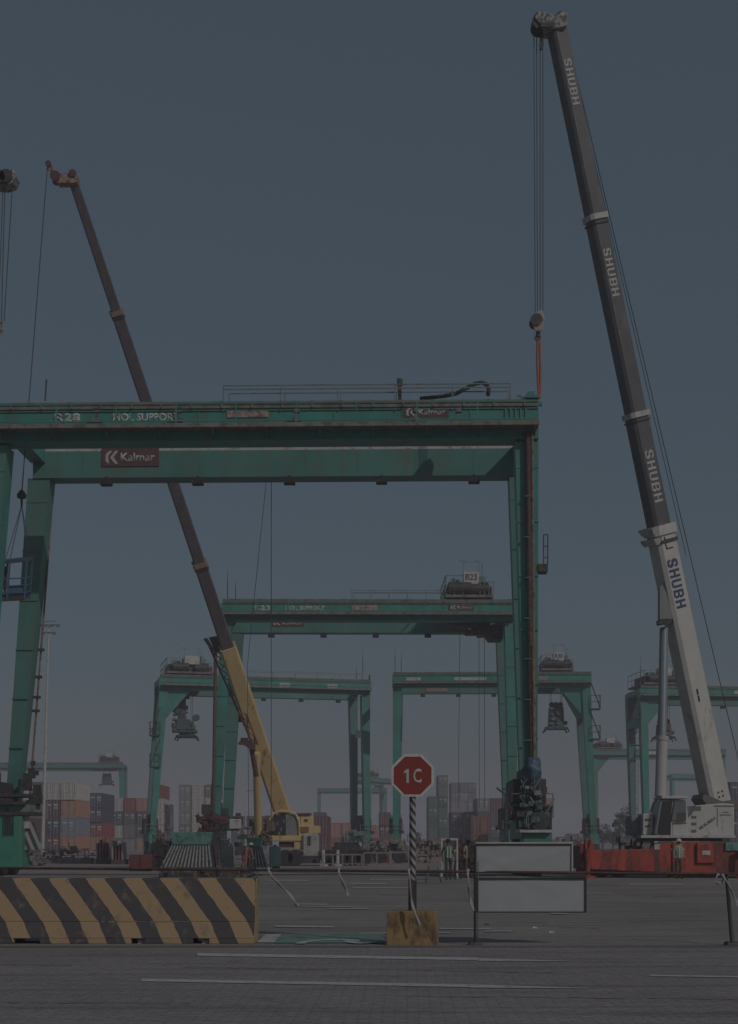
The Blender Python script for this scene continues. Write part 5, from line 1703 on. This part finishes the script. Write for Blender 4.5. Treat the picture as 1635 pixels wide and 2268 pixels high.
# far row closing the yard
far = []
for i in range(20):
    sx = 1226 + i * 15
    if 1300 < sx < 1330: continue
stack(1262, 560, ['grey', 'slate'], 'the small far stack right of the orange-topped stack')
stack(1283, 560, ['white', 'pale blue'], 'the small far stack with a pale blue top')
stack(1236, 545, ['lavender grey'], 'the far gap right of the engine')

# far sheds
def shed(x0, x1, ytop, Y, dep, label, m, roof):
    a, b = G(x0, Y), G(x1, Y)
    zt = P(0, ytop, Y).z
    r_ = empty('shed', ((a.x + b.x) / 2, Y, 0))
    o = Vector(((a.x + b.x) / 2, Y, 0))
    tag(r_, label, 'shed')
    MB(o).box(a.x, b.x, Y, Y + dep, 0, zt * .8).build('wall', m, r_)
    MB(o).prism([(a.x - .5, zt * .8), (b.x + .5, zt * .8), (b.x - (b.x - a.x) * .3, zt), (a.x + (b.x - a.x) * .3, zt)], Y - .5, Y + dep + .5).build('roof', roof, r_)
    k = MB(o)
    n = int((b.x - a.x) / 5)
    for i in range(n):
        x = a.x + 2 + i * 5
        k.box(x, x + 2.2, Y - .06, Y + .02, zt * .3, zt * .55)
    k.build('window', GLASSL, r_)
shed(1226, 1310, 1857, 620, 20, 'low pale shed on the horizon right of the engine', LGREY, GREYM)
shed(1328, 1372, 1862, 640, 20, 'low grey shed on the horizon left of the trees', GREYM, LGREY)
shed(920, 950, 1858, 640, 20, 'low shed on the horizon just right of the sign post', GREYM, LGREY)

# trees
LEAF = mat('hazy_foliage', (.05, .075, .05), .8, 0, .35, 1.5)
BARK = mat('bark', (.09, .07, .055), .9, 0, .2, 3)
def tree(x, Y, ht, rad, label, seed, nl=900):
    random.seed(seed)
    r_ = empty('tree', (x, Y, 0))
    tag(r_, label, 'tree', 'trees on the horizon')
    k = MB().tube((0, 0, 0), (0, 0, ht * .5), rad * .09, rad * .05, 8)
    cl = []
    for i in range(14):
        a = random.uniform(0, 6.28)
        h_ = random.uniform(.35, .92)
        q = Vector((math.cos(a) * rad * random.uniform(.2, .75), math.sin(a) * rad * .6, ht * h_))
        k.tube((0, 0, ht * min(.48, h_ * .55)), q, rad * .04, rad * .012, 5)
        cl.append((q, rad * random.uniform(.25, .48)))
    k.build('trunk', BARK, r_)
    m = MB()
    for i in range(nl):
        q, rr_ = random.choice(cl)
        d_ = Vector((random.gauss(0, 1), random.gauss(0, 1), random.gauss(0, .8)))
        d_ = d_.normalized() * rr_ * random.random() ** .4
        p = q + d_
        s = random.uniform(.12, .3)
        e1 = Vector((random.gauss(0, 1), random.gauss(0, 1), random.gauss(0, 1))).normalized() * s
        e2 = e1.cross(Vector((random.gauss(0, 1), random.gauss(0, 1), random.gauss(0, 1)))).normalized() * s
        m.quads([p - e1, p + e2 * .6, p + e1, p - e2 * .6], [(0, 1, 2, 3)])
    m.build('crown', LEAF, r_)
for i, (sx, Y, top, rad, lab) in enumerate(((1389, 300, 1768, 2.6, 'tall hazy tree behind the grey tank of the white crane'), (1372, 310, 1800, 1.7, 'slim hazy tree left of the tallest one'), (1335, 330, 1826, 3.0, 'low rounded tree right of the R30 crane leg'), (1358, 335, 1840, 2.2, 'smallest bush-like tree on the right horizon'), (1318, 335, 1842, 2.0, 'small tree touching the R30 crane leg'), (922, 380, 1842, 2.0, 'small tree right of the stop sign post'))):
    g = G(sx, Y)
    tree(g.x, Y, P(0, top, Y).z, rad, lab, 60 + i)

# light mast
Y = 186
g0, g1 = G(94, Y), P(108, 1384, Y)
lm = empty('light_mast', g0)
tag(lm, 'very tall thin floodlight mast standing right of the near left leg', 'light mast')
MB(g0).tube(g0, g1, .24, .10, 10).build('mast', LGREY, lm)
k = MB(g0).bar(g1 + Vector((-1.2, 0, 0)), g1 + Vector((1.4, 0, 0)), .10).bar(g1 + Vector((-.8, -.2, -1.0)), g1 + Vector((.9, -.2, -1.0)), .10).bar(g1 + Vector((-.5, 0, .4)), g1 + Vector((1.0, 0, .5)), .06)
k.build('cross_arm', DARK, lm)
for q, zz in ((-1.1, 0), (-.4, 0), (.4, 0), (1.2, 0), (-.7, -1), (.7, -1)):
    p = g1 + Vector((q, -.1, zz - .1))
    MB(g0).box(p.x - .22, p.x + .22, p.y - .25, p.y + .1, p.z - .16, p.z + .14).build('floodlight', GREYM, lm)
g0 = G(544, 250)
lp = empty('lamp_post', g0)
tag(lp, 'pale lamp post left of the yellow luffing cylinder', 'lamp post')
MB(g0).tube(g0, g0 + Vector((0, 0, 10.5)), .16, .1, 10).build('pole', LGREY, lp)
MB(g0).bar(g0 + Vector((0, 0, 10.4)), g0 + Vector((.9, 0, 10.7)), .08).box(g0.x + .7, g0.x + 1.3, g0.y - .15, g0.y + .15, 10.6, 10.75).build('lamp_head', GREYM, lp)
g0 = G(1397, 285)
lp = empty('lamp_post', g0)
tag(lp, 'thin lamp post in front of the tall hazy tree', 'lamp post')
MB(g0).tube(g0, g0 + Vector((0, 0, 17)), .10, .06, 8).build('pole', LGREY, lp)
MB(g0).bar(g0 + Vector((-.7, 0, 17)), g0 + Vector((.7, 0, 17)), .08).build('lamp_head', GREYM, lp)
# ------------------------------------------------------------------ people
SKIN = mat('skin', (.20, .12, .085), .6, 0, .05, 4)
HAIR = mat('hair', (.03, .025, .022), .8)
def person(loc, rz, ht, label, shirt, trousers, hat=None, vest=None, pose=0, scarf=None):
    root = empty('person', loc, rz)
    tag(root, label, 'person', 'people in the yard')
    s = ht / 1.75
    la, ra = (pose == 1), (pose == 2)
    V = {'pel': (0, 0, .95), 'ab': (0, 0, 1.12), 'ch': (0, -.01, 1.32), 'nk': (0, 0, 1.49), 'hd0': (0, -.015, 1.57), 'hd1': (0, -.02, 1.67),
         'shl': (-.17, 0, 1.42), 'shr': (.17, 0, 1.42), 'ell': (-.25, .03, 1.14), 'elr': (.25, .03, 1.14), 'wrl': (-.24, -.10, .92), 'wrr': (.24, -.10, .92),
         'hpl': (-.09, 0, .90), 'hpr': (.09, 0, .90), 'knl': (-.11, -.03, .50), 'knr': (.11, -.03, .50), 'anl': (-.12, .03, .09), 'anr': (.12, .03, .09), 'tol': (-.14, -.13, .035), 'tor': (.14, -.13, .035)}
    if pose == 1:
        V['ell'] = (-.27, -.10, 1.2); V['wrl'] = (-.13, -.30, 1.24)
        V['knl'] = (-.13, -.13, .52); V['anl'] = (-.12, .0, .09); V['tol'] = (-.13, -.16, .035)
    if pose == 2:      # leaning forward, arms down at work
        for k_ in ('ab', 'ch', 'nk', 'hd0', 'hd1', 'shl', 'shr', 'ell', 'elr', 'wrl', 'wrr'):
            x, y, z = V[k_]
            dz = z - .95
            V[k_] = (x, y - dz * .75, .95 + dz * .75)
        for k_, sg_ in (('wrl', -1), ('wrr', 1)):
            V[k_] = (sg_ * .16, -.55, .82)
            V['el' + k_[2]] = (sg_ * .24, -.36, .98)
    if pose == 3:
        V['anr'] = (.12, .22, .12); V['tor'] = (.13, .08, .04); V['knr'] = (.11, .02, .50)
        V['anl'] = (-.12, -.16, .09); V['tol'] = (-.13, -.32, .035); V['knl'] = (-.11, -.14, .50)
        V['ell'] = (-.25, .12, 1.16); V['wrl'] = (-.24, .10, .92); V['wrr'] = (.25, -.2, .98)
    RD = {'pel': .15, 'ab': .135, 'ch': .16, 'nk': .06, 'hd0': .085, 'hd1': .095, 'shl': .075, 'shr': .075, 'ell': .05, 'elr': .05, 'wrl': .033, 'wrr': .033, 'hpl': .10, 'hpr': .10, 'knl': .068, 'knr': .068, 'anl': .045, 'anr': .045, 'tol': .04, 'tor': .04}
    E = [('pel', 'ab'), ('ab', 'ch'), ('ch', 'nk'), ('nk', 'hd0'), ('hd0', 'hd1'), ('ch', 'shl'), ('ch', 'shr'), ('shl', 'ell'), ('shr', 'elr'), ('ell', 'wrl'), ('elr', 'wrr'),
         ('pel', 'hpl'), ('pel', 'hpr'), ('hpl', 'knl'), ('hpr', 'knr'), ('knl', 'anl'), ('knr', 'anr'), ('anl', 'tol'), ('anr', 'tor')]
    for sd in 'lr':
        w_ = Vector(V['wr' + sd]); e_ = Vector(V['el' + sd])
        d_ = (w_ - e_).normalized()
        sg_ = -1 if sd == 'l' else 1
        pal = w_ + d_ * .07
        V['pm' + sd] = tuple(pal); RD['pm' + sd] = .032
        E.append(('wr' + sd, 'pm' + sd))
        ac = Vector((0, -1, 0)) if abs(d_.y) < .6 else Vector((1, 0, 0))
        for f_, (o_, ln) in enumerate(((-.025, .07), (-.009, .082), (.009, .076), (.025, .06))):
            p1 = pal + ac * o_ + d_ * .035
            p2 = p1 + d_ * ln * .5 + Vector((-sg_ * .012, 0, 0))
            p3 = p2 + d_ * ln * .4 + Vector((-sg_ * .025, 0, 0))
            n1_, n2_, n3_ = f'f{sd}{f_}a', f'f{sd}{f_}b', f'f{sd}{f_}c'
            V[n1_], V[n2_], V[n3_] = tuple(p1), tuple(p2), tuple(p3)
            RD[n1_] = RD[n2_] = .010; RD[n3_] = .008
            E += [('pm' + sd, n1_), (n1_, n2_), (n2_, n3_)]
        t1_ = w_ + d_ * .03 + ac * -.04
        t2_ = t1_ + d_ * .04 + ac * -.015
        V[f't{sd}a'], V[f't{sd}b'] = tuple(t1_), tuple(t2_)
        RD[f't{sd}a'] = .013; RD[f't{sd}b'] = .010
        E += [('wr' + sd, f't{sd}a'), (f't{sd}a', f't{sd}b')]
    names = list(V)
    me = bpy.data.meshes.new('body')
    me.from_pydata([tuple(Vector(V[n]) * s) for n in names], [(names.index(a), names.index(b)) for a, b in E], [])
    o = bpy.data.objects.new('body', me)
    COL.objects.link(o)
    o.parent = root
    md = o.modifiers.new('skin', 'SKIN')
    md.use_smooth_shade = True
    for i, n in enumerate(names):
        me.skin_vertices[0].data[i].radius = (RD[n] * s * .95, RD[n] * s * .8)
        me.skin_vertices[0].data[i].use_root = (n == 'pel')
    sb_ = o.modifiers.new('sub', 'SUBSURF')
    sb_.levels = 1
    sb_.render_levels = 1
    # one surface, coloured by region: skin, shirt, trousers, shoes
    m = bpy.data.materials.new('person_surface')
    m.use_nodes = True
    n_, l_ = m.node_tree.nodes, m.node_tree.links
    b_ = n_['Principled BSDF']
    b_.inputs['Roughness'].default_value = .8
    tc = n_.new('ShaderNodeTexCoord')
    sp = n_.new('ShaderNodeSeparateXYZ')
    l_.new(tc.outputs['Object'], sp.inputs[0])
    rp = n_.new('ShaderNodeValToRGB')
    rp.color_ramp.interpolation = 'CONSTANT'
    mr = n_.new('ShaderNodeMath'); mr.operation = 'DIVIDE'; mr.inputs[1].default_value = 1.8 * s
    l_.new(sp.outputs['Z'], mr.inputs[0])
    l_.new(mr.outputs[0], rp.inputs[0])
    cr = rp.color_ramp
    nk_ = V['nk'][2]
    cr.elements[0].position = 0; cr.elements[0].color = (.03, .025, .025, 1)
    cr.elements[1].position = .10 / 1.8; cr.elements[1].color = (*trousers, 1)
    for pos, c_ in ((.93 / 1.8, shirt), ((nk_ + .02) / 1.8, (.20, .12, .085))):
        el = cr.elements.new(pos); el.color = (*c_, 1)
    l_.new(rp.outputs[0], b_.inputs['Base Color'])
    me.materials.append(m)
    hc = (Vector(V['hd0']) * .45 + Vector(V['hd1']) * .55) * s
    # face: nose, eyes, ears on the head; hair or helmet
    k = MB().lathe(hc + Vector((0, .005, .02)) * s, (0, 0, 1), [(.02 * s, .115 * s), (.07 * s, .10 * s), (.10 * s, .055 * s), (.106 * s, .0), (.09 * s, -.03 * s)], 14)
    if hat:
        h_ = MB().lathe(hc + Vector((0, 0, .035)) * s, (0, 0, 1), [(.13 * s, 0), (.135 * s, .012 * s), (.118 * s, .02 * s), (.112 * s, .07 * s), (.08 * s, .115 * s), (.02 * s, .132 * s)], 16).box(hc.x - .07 * s, hc.x + .07 * s, hc.y - .17 * s, hc.y - .08 * s, hc.z + .035 * s, hc.z + .05 * s)
        h_.build('helmet', hat, root, smooth=True)
    else:
        k.build('hair', HAIR, root, smooth=True)
    f_ = MB().lathe(hc + Vector((0, -.095, -.015)) * s, (0, -1, -.3), [(.016 * s, 0), (.010 * s, .02 * s)], 8).build('nose', SKIN, root)
    f_ = MB()
    for q in (-1, 1):
        f_.lathe(hc + Vector((q * .032, -.088, .012)) * s, (0, -1, 0), [(.010 * s, 0), (.006 * s, .006 * s)], 8)
    f_.box(hc.x - .022 * s, hc.x + .022 * s, hc.y - .092 * s, hc.y - .086 * s, hc.z - .062 * s, hc.z - .054 * s)
    f_.build('eyes_and_mouth', HAIR, root)
    f_ = MB()
    for q in (-1, 1):
        f_.box(hc.x + q * .088 * s - .012 * s, hc.x + q * .088 * s + .012 * s, hc.y - .01 * s, hc.y + .03 * s, hc.z - .03 * s, hc.z + .03 * s)
    f_.build('ear', SKIN, root)
    if vest:
        a_, b2_, c_ = [Vector(V[q]) * s for q in ('pel', 'ab', 'ch')]
        n8 = 14
        prof = [(.165, .125), (.155, .12), (.19, .135), (.155, .11)]
        cs = [a_ + Vector((0, 0, -.02)) * s, b2_, c_, c_ + Vector((0, 0, .13)) * s]
        k = MB()
        for (rx, ry), c0 in zip(prof, cs):
            for i in range(n8):
                t = 2 * math.pi * i / n8
                k.v.append(c0 + Vector((math.cos(t) * rx, math.sin(t) * ry, 0)) * s)
        for j in range(3):
            for i in range(n8):
                k.f.append((j * n8 + i, j * n8 + (i + 1) % n8, (j + 1) * n8 + (i + 1) % n8, (j + 1) * n8 + i))
        vo = k.build('vest', vest, root, smooth=True)
        k = MB()
        for q in (-.07, .07):
            k.box(c_.x + (q - .02) * s, c_.x + (q + .02) * s, c_.y - .145 * s, c_.y - .13 * s, a_.z, c_.z + .1 * s)
        k.build('reflective_band', LETTER, vo)
    return root
def at_px(x, ground_y):
    Y = gy(ground_y)
    g = G(x, Y)
    return (g.x, Y, 0)
HAT = mat('white_helmet', (.50, .49, .47), .4)
VG = mat('green_vest', (.11, .24, .13), .7, 0, .1, 3)
VP = mat('pale_green_vest', (.30, .38, .30), .7, 0, .1, 3)
p1 = at_px(1503, 1947.5)
person(p1, R(25), 1.72, 'person in white helmet and pale green vest standing by the red carrier', (.30, .36, .30), (.10, .08, .075), HAT, VP, 0)
p2 = at_px(993, 1950)
person(p2, R(10), 1.74, 'person in bright green vest walking beside the white-framed board', (.10, .11, .10), (.06, .06, .065), None, VG, 3)
p3 = at_px(1016, 1948)
person(p3, R(-30), 1.68, 'person in maroon clothing just right of the green vest', (.11, .035, .045), (.05, .04, .045), None, None, 1)
p4 = at_px(1036, 1945)
person(p4, R(40), 1.70, 'person in beige shirt half hidden left of the grey boards', (.34, .28, .23), (.16, .11, .10), None, None, 0)
p5 = at_px(541, 1932)
person(p5, R(50), 1.72, 'person in salmon overalls and white helmet bending over beside the pale cabinet', (.36, .17, .13), (.34, .16, .12), HAT, None, 2)
p6 = at_px(26, 1332)
bw = P(9, 1322, 65.9)
person((bw.x, 65.9, P(0, 1325, 65.9).z), R(-60), 1.7, 'person in dark red shirt standing in the blue man basket', (.12, .055, .05), (.18, .18, .16), HAT, None, 1)

# ------------------------------------------------------------------ clutter around the feet of the cranes
CH2 = stripe_mat('black_white_skirt_paint', (.05, .062, .068), (.34, .36, .36), .30, 0.0, .48, 'x', .012)
def skirt(x0, x1, xb0, xb1, ytop, ymid, ybot, Y, label, rib=True):
    """teal pedestal over a flared skirt of slanting black and white bars"""
    c = G((x0 + x1) / 2, Y)
    r_ = empty('crane_pedestal', c)
    tag(r_, label, 'pedestal', 'teal pedestals with striped skirts')
    a, b = P(x0, ymid, Y), P(x1, ytop, Y)
    MB(c).hexa([(a.x + .15, Y, a.z), (b.x - .15, Y, a.z), (b.x - .15, Y + 1.6, a.z), (a.x + .15, Y + 1.6, a.z)], [(a.x, Y - .1, b.z), (b.x, Y - .1, b.z), (b.x, Y + 1.7, b.z), (a.x, Y + 1.7, b.z)]).build('pedestal_head', TEAL, r_, bevel=.03)
    k = MB(c)
    z0, z1 = P(0, ybot, Y).z, P(0, ymid, Y).z
    z0 = max(z0, .03)
    t0, t1 = P(x0 + 4, 0, Y).x, P(x1 - 4, 0, Y).x
    u0_, u1_ = P(xb0, 0, Y).x, P(xb1, 0, Y).x
    kb = MB(c)
    kb.hexa([(u0_, Y, z0), (u1_, Y, z0), (u1_, Y + 1.6, z0), (u0_, Y + 1.6, z0)], [(t0, Y + .1, z1), (t1, Y + .1, z1), (t1, Y + 1.5, z1), (t0, Y + 1.5, z1)])
    kb.build('skirt_body', mat('black_skirt', (.05, .06, .065), .7, 0, .2, 3), r_)
    n = max(4, int((xb1 - xb0) / 8.5))
    for i in range(n):
        f0, f1 = (i + .1) / n, (i + .58) / n
        k.hexa([(u0_ + (u1_ - u0_) * f0, Y - .03, z0), (u0_ + (u1_ - u0_) * f1, Y - .03, z0), (u0_ + (u1_ - u0_) * f1, Y - .003, z0), (u0_ + (u1_ - u0_) * f0, Y - .003, z0)],
               [(t0 + (t1 - t0) * f0, Y + .07, z1), (t0 + (t1 - t0) * f1, Y + .07, z1), (t0 + (t1 - t0) * f1, Y + .097, z1), (t0 + (t1 - t0) * f0, Y + .097, z1)])
    k.build('white_bars', mat('dirty_white_bars', (.36, .38, .38), .7, 0, .12, 4, (.2, .18, .16), .3), r_, ).__setitem__('kind', 'thing')
    for q in (u0_ + .3, u1_ - .3):
        pass
    return r_
skirt(376, 470, 352, 474, 1843, 1871, 1926, gy(1929), 'teal pedestal with a wide black and white striped skirt, left of the pale cabinet')
skirt(545, 580, 540, 592, 1856, 1876, 1928, gy(1930), 'narrow teal pedestal with striped skirt behind the bent worker')
def small_box(name, x0, x1, ytop, ybot, m, label, cat, dep=.6, bevel=.03, extra=None):
    Y = gy(ybot)
    a, b = P(x0, ybot, Y), P(x1, ytop, Y)
    c = Vector(((a.x + b.x) / 2, Y, 0))
    r_ = empty(name, c)
    tag(r_, label, cat)
    MB(c).box(a.x, b.x, Y, Y + dep, .04, b.z).build('body', m, r_, bevel=bevel)
    w_, h_ = b.x - a.x, b.z
    k = MB(c).box(a.x + w_ * .06, a.x + w_ * .48, Y - .02, Y - .003, .12, h_ - .1).box(a.x + w_ * .53, a.x + w_ * .94, Y - .02, Y - .003, .12, h_ - .1).build('door', m, r_)
    MB(c).box(a.x + w_ * .42, a.x + w_ * .46, Y - .045, Y - .021, h_ * .45, h_ * .6).build('handle', DARK, k)
    MB(c).box(a.x + .03, b.x - .03, Y + .05, Y + dep - .05, 0, .04).build('foot', DARK, r_)
    return r_
small_box('cabinet', 489, 517, 1873, 1928, mat('pale_teal_grey_paint', (.34, .37, .36), .6, 0, .08, 2, (.2, .18, .16), .2), 'pale upright cabinet between the striped skirt and the bent worker', 'cabinet', .9)
small_box('generator', 286, 334, 1893, 1930, mat('red_generator_paint', (.20, .05, .045), .6, 0, .2, 3, (.1, .06, .05), .3), 'low red generator box on the concrete lane left of the pedestals', 'generator', .8)
Yb = gy(1924)
g = G(609, Yb)
tk = empty('drum_tank', g)
tag(tk, 'pale teal round tank right of the bent worker', 'tank')
MB(g).lathe((g.x, Yb, 0), (0, 0, 1), [(.32, .12), (.36, .15), (.36, .55), (.375, .58), (.36, .61), (.36, 1.0), (.375, 1.03), (.36, 1.06), (.36, 1.3), (.30, 1.36)], 24).build('tank_body', mat('pale_teal_paint', (.18, .34, .35), .5, 0, .1, 2), tk, smooth=False)
MB(g).box(g.x - .28, g.x + .28, Yb - .28, Yb + .28, 0, .12).build('stand', DARK, tk)
MB(g).lathe((g.x, Yb, 1.36), (0, 0, 1), [(.1, 0), (.1, .08), (.05, .1)], 12).build('cap', DARK, tk)
# white framed board by the people
Yw = gy(1949)
g = G(996, Yw)
wb = empty('framed_board', g)
tag(wb, 'white framed board standing behind the green vest', 'board')
k = MB(g)
for a_, b_ in (((979, 1858), (979, 1945)), ((1013, 1858), (1013, 1945))):
    k.bar(P(*a_, Yw), P(*b_, Yw), .075)
k.bar(P(977, 1859, Yw), P(1015, 1859, Yw), .09)
k.bar(P(979, 1884, Yw), P(1013, 1884, Yw), .06)
k.bar(P(979, 1943, Yw) + Vector((0, -.3, 0)), P(979, 1943, Yw) + Vector((0, .3, 0)), .06).bar(P(1013, 1943, Yw) + Vector((0, -.3, 0)), P(1013, 1943, Yw) + Vector((0, .3, 0)), .06)
k.build('frame', LGREY, wb)
k = MB(g); a, b = P(981, 1882, Yw), P(1011, 1862, Yw); k.box(a.x, b.x, Yw - .01, Yw + .01, a.z, b.z); k.build('panel', mat('dark_purple_panel', (.09, .08, .10), .6, 0, .4, 3, (.3, .3, .3), .2), wb)
# crowd barriers
def aframe(x0, x1, ytop, ybot, label):
    Y = gy(ybot)
    c = G((x0 + x1) / 2, Y)
    r_ = empty('barricade', c)
    tag(r_, label, 'barricade', 'small grey barricades')
    k = MB(c)
    for xa in (x0, x1):
        p = G(xa, Y)
        t = P((xa * .55 + (x0 + x1) / 2 * .45), ytop, Y)
        k.bar(p + Vector((0, -.25, .02)), (t.x, Y, t.z), .05).bar(p + Vector((0, .3, .02)), (t.x, Y, t.z), .05)
    k.build('leg', GREYM, r_)
    k = MB(c)
    a, b = P(x0 + 3, ytop + 14, Y), P(x1 - 3, ytop, Y)
    k.box(a.x, b.x, Y - .05, Y - .01, a.z, b.z)
    k.build('crossboard', mat('grey_board_paint', (.22, .22, .235), .7, 0, .15, 3), r_)
aframe(566, 606, 1922, 1950, 'grey barricade just right of the striped barrier end')
aframe(944, 978, 1915, 1955, 'grey barricade left of the green vest')
# railing sections in front of the yard machinery
def fence_panel(x0, x1, ytop, ybot, label, n):
    Y = gy(ybot)
    c = G((x0 + x1) / 2, Y)
    r_ = empty('crowd_fence', c)
    tag(r_, label, 'fence', 'pale railing sections in front of the machinery')
    k = MB(c)
    a, b = G(x0, Y), G(x1, Y)
    zt = P(0, ytop, Y).z
    k.bar((a.x, Y, zt), (b.x, Y, zt), .09).bar((a.x, Y, .25), (b.x, Y, .25), .05)
    for i in range(n + 1):
        x = a.x + (b.x - a.x) * i / n
        k.bar((x, Y, .03), (x, Y, zt), .085)
    for x in (a.x, b.x):
        k.bar((x, Y - .35, .03), (x, Y + .35, .03), .06)
    k.build('fence_frame', mat('pinkish_rail_paint', (.27, .23, .23), .6, 0, .15, 3), r_)
fence_panel(716, 802, 1893, 1922, 'railing section in front of the yellow crane wheels', 4)
fence_panel(806, 864, 1889, 1923, 'railing section between the crane wheels and the red crate', 2)
fence_panel(866, 905, 1888, 1923, 'railing section in front of the red crate, left of the sign post', 1)
fence_panel(922, 948, 1894, 1922, 'railing section right of the sign post', 1)
# machinery heap, tyres and a red crate behind the railings
def heap(label, cat, x0, x1, y0, y1, Y, m, seed, n=30, name='machinery_heap', smax=.4, shape=None):
    random.seed(seed)
    c = G((x0 + x1) / 2, Y)
    mb = MB(c)
    for i in range(int(n * 1.7)):
        x = random.uniform(x0, x1)
        y = random.uniform(y0, y1)
        if shape and not shape(x, y): continue
        p = P(x, y, Y + random.uniform(-.8, .8))
        s = random.uniform(.04, smax * .45)
        q = random.random()
        if q < .03:
            mb.lathe(p, (0, 1, 0), [(s * 1.2, -s * .5), (s, 0), (s * 1.2, s * .5)], 12)
        elif q < .42:
            v = random.choice([(0, 0, 1), (0, 0, -1), (1, 0, 0), (1, 0, 0)])
            mb.tube(p, p + Vector(v) * random.uniform(.25, .8), .03 + s * .12, n=6)
        else:
            a_, b2 = s * random.uniform(.5, 2.2), s * random.uniform(.5, 1.8)
            mb.box(p.x - a_, p.x + a_, p.y - s, p.y + s, max(0.0, p.z - b2), max(.1, p.z + b2))
    # frame that carries it down to the ground
    g0_, g1_ = G(x0, Y), G(x1, Y)
    mb.box(g0_.x, g1_.x, Y - .6, Y + .6, 0, .45)
    for i in range(4):
        x = g0_.x + (g1_.x - g0_.x) * (i + .5) / 4
        mb.box(x - .05, x + .05, Y - .2, Y + .2, .4, P(0, (y0 * .5 + y1 * .5), Y).z)
    o = mb.build(name, m)
    o.location = c
    tag(o, label, cat)
    return o
MAR = mat('maroon_machinery', (.11, .045, .04))
heap('dark heap of machine parts at the foot of the left middle crane', 'machinery', 340, 384, 1838, 1908, 92, mat('purple_brown_machinery', (.15, .13, .13), .7, 0, .5, 1.6, (.28, .26, .24), .35), 5, 60)
def frames(x0, x1, ytop, Y, label, seed):
    random.seed(seed)
    c = G((x0 + x1) / 2, Y)
    r_ = empty('flat_rack', c)
    tag(r_, label, 'flat rack', 'folded steel frames standing on the yard')
    a, b = G(x0, Y).x, G(x1, Y).x
    zt = P(0, ytop, Y).z
    MB(c).box(a, b, Y, Y + 2.2, 0.0, .35).build('base_frame', mat('dark_rack_base', (.10, .085, .085), .7, 0, .4, 2), r_)
    ms = [mat('pale_rack_steel', (.34, .31, .31), .7, 0, .3, 2), mat('red_rack_steel', (.24, .10, .09), .7, 0, .3, 2), mat('salmon_rack_steel', (.36, .21, .18), .7, 0, .3, 2)]
    n = int((b - a) / .22)
    ks = [MB(c) for _ in ms]
    for i in range(n):
        x = a + (b - a) * (i + .2) / n
        q = random.randrange(3)
        ks[q].box(x, x + random.uniform(.07, .14), Y + .1 + .01 * q, Y + 1.9, .35, zt * random.uniform(.72, 1.0))
    for k, m_ in zip(ks, ms): 
        if k.v: k.build('upright_post', m_, r_)['kind'] = 'stuff'
frames(211, 244, 1852, 108, 'pale and red uprights of folded steel frames left of the red generator', 3)
frames(246, 274, 1858, 106, 'shorter reddish folded steel frames just left of the red generator', 4)
heap('maroon and grey machine parts left of the yellow crane, above the striped skirt', 'machinery', 436, 484, 1806, 1868, 100, MAR, 7, 30, smax=.35)
heap('brown machinery jumble behind the railings, left of the sign post', 'machinery', 806, 905, 1862, 1912, 118, mat('brown_machinery2', (.19, .14, .13), .7, 0, .5, 1.5, (.32, .27, .25), .38), 8, 80)
heap('dark brown equipment on the ground right of the sign post', 'machinery', 922, 976, 1862, 1912, 115, mat('brown_machinery2', (.13, .1, .08)), 9, 50)
heap('greenish grey gear at the foot of the middle green legs', 'machinery', 760, 812, 1842, 1892, 140, mat('green_grey_gear', (.16, .22, .21), .7, 0, .5, 2.5, (.2, .2, .18), .35), 10, 46, smax=.45)
heap('dark maroon equipment left of the grey boards', 'machinery', 1018, 1054, 1868, 1925, 84, mat('dark_maroon_gear', (.085, .045, .05), .7, 0, .4, 2.5), 12, 34)
heap('brown grey equipment right of the near leg engine, above the boards', 'machinery', 1222, 1292, 1852, 1900, 108, mat('brown_grey_gear', (.22, .19, .185), .7, 0, .4, 2.5, (.3, .28, .26), .3), 13, 44)
heap('dark clutter under the pale cabinet, at the top of the barrier', 'machinery', 356, 560, 1925, 1945, 66, mat('dark_brown_clutter', (.065, .05, .05), .8, 0, .5, 3, (.2, .18, .17), .3), 15, 40, smax=.12)
heap('grey scrap and crates behind the left end of the striped barrier', 'machinery', 92, 206, 1880, 1912, 110, mat('brown_grey_scrap', (.2, .17, .16), .8, 0, .5, 1.5), 16, 40)
heap('grey machine parts on the lane behind the bright green housing', 'machinery', 48, 96, 1870, 1915, 100, mat('purple_brown_machinery', (.10, .085, .085)), 17, 24)
Yt = 112
for i, (x, lab) in enumerate(((842, 'first spare tyre behind the railing, beside the red crate'), (884, 'spare tyre standing just left of the sign post'))):
    g = G(x, Yt - .5 * i)
    o = MB(g).lathe((g.x, g.y, .55), (0, 1, 0), [(.3, -.18), (.52, -.18), (.56, -.1), (.56, .1), (.52, .18), (.3, .18)], 18).build('spare_tyre', BLACKM)
    o.location = g
    tag(o, lab, 'tyre')
small_box('crate', 832, 862, 1888, 1911, RED, 'red crate behind the railings left of the sign post', 'crate', .9)
# ------------------------------------------------------------------ haze
HZ = bpy.data.materials.new('haze')
HZ.use_nodes = True
n, l = HZ.node_tree.nodes, HZ.node_tree.links
n.clear()
vo = n.new('ShaderNodeVolumePrincipled')
vo.inputs['Density'].default_value = 0.00108
vo.inputs['Color'].default_value = (0.91, 0.865, 0.97, 1)
vo.inputs['Anisotropy'].default_value = 0.0
mo = n.new('ShaderNodeOutputMaterial')
l.new(vo.outputs[0], mo.inputs['Volume'])
k = MB().box(-1450, 1450, -80, 1950, -1, 46)
hz = k.build('haze', HZ)
hz['kind'] = 'stuff'
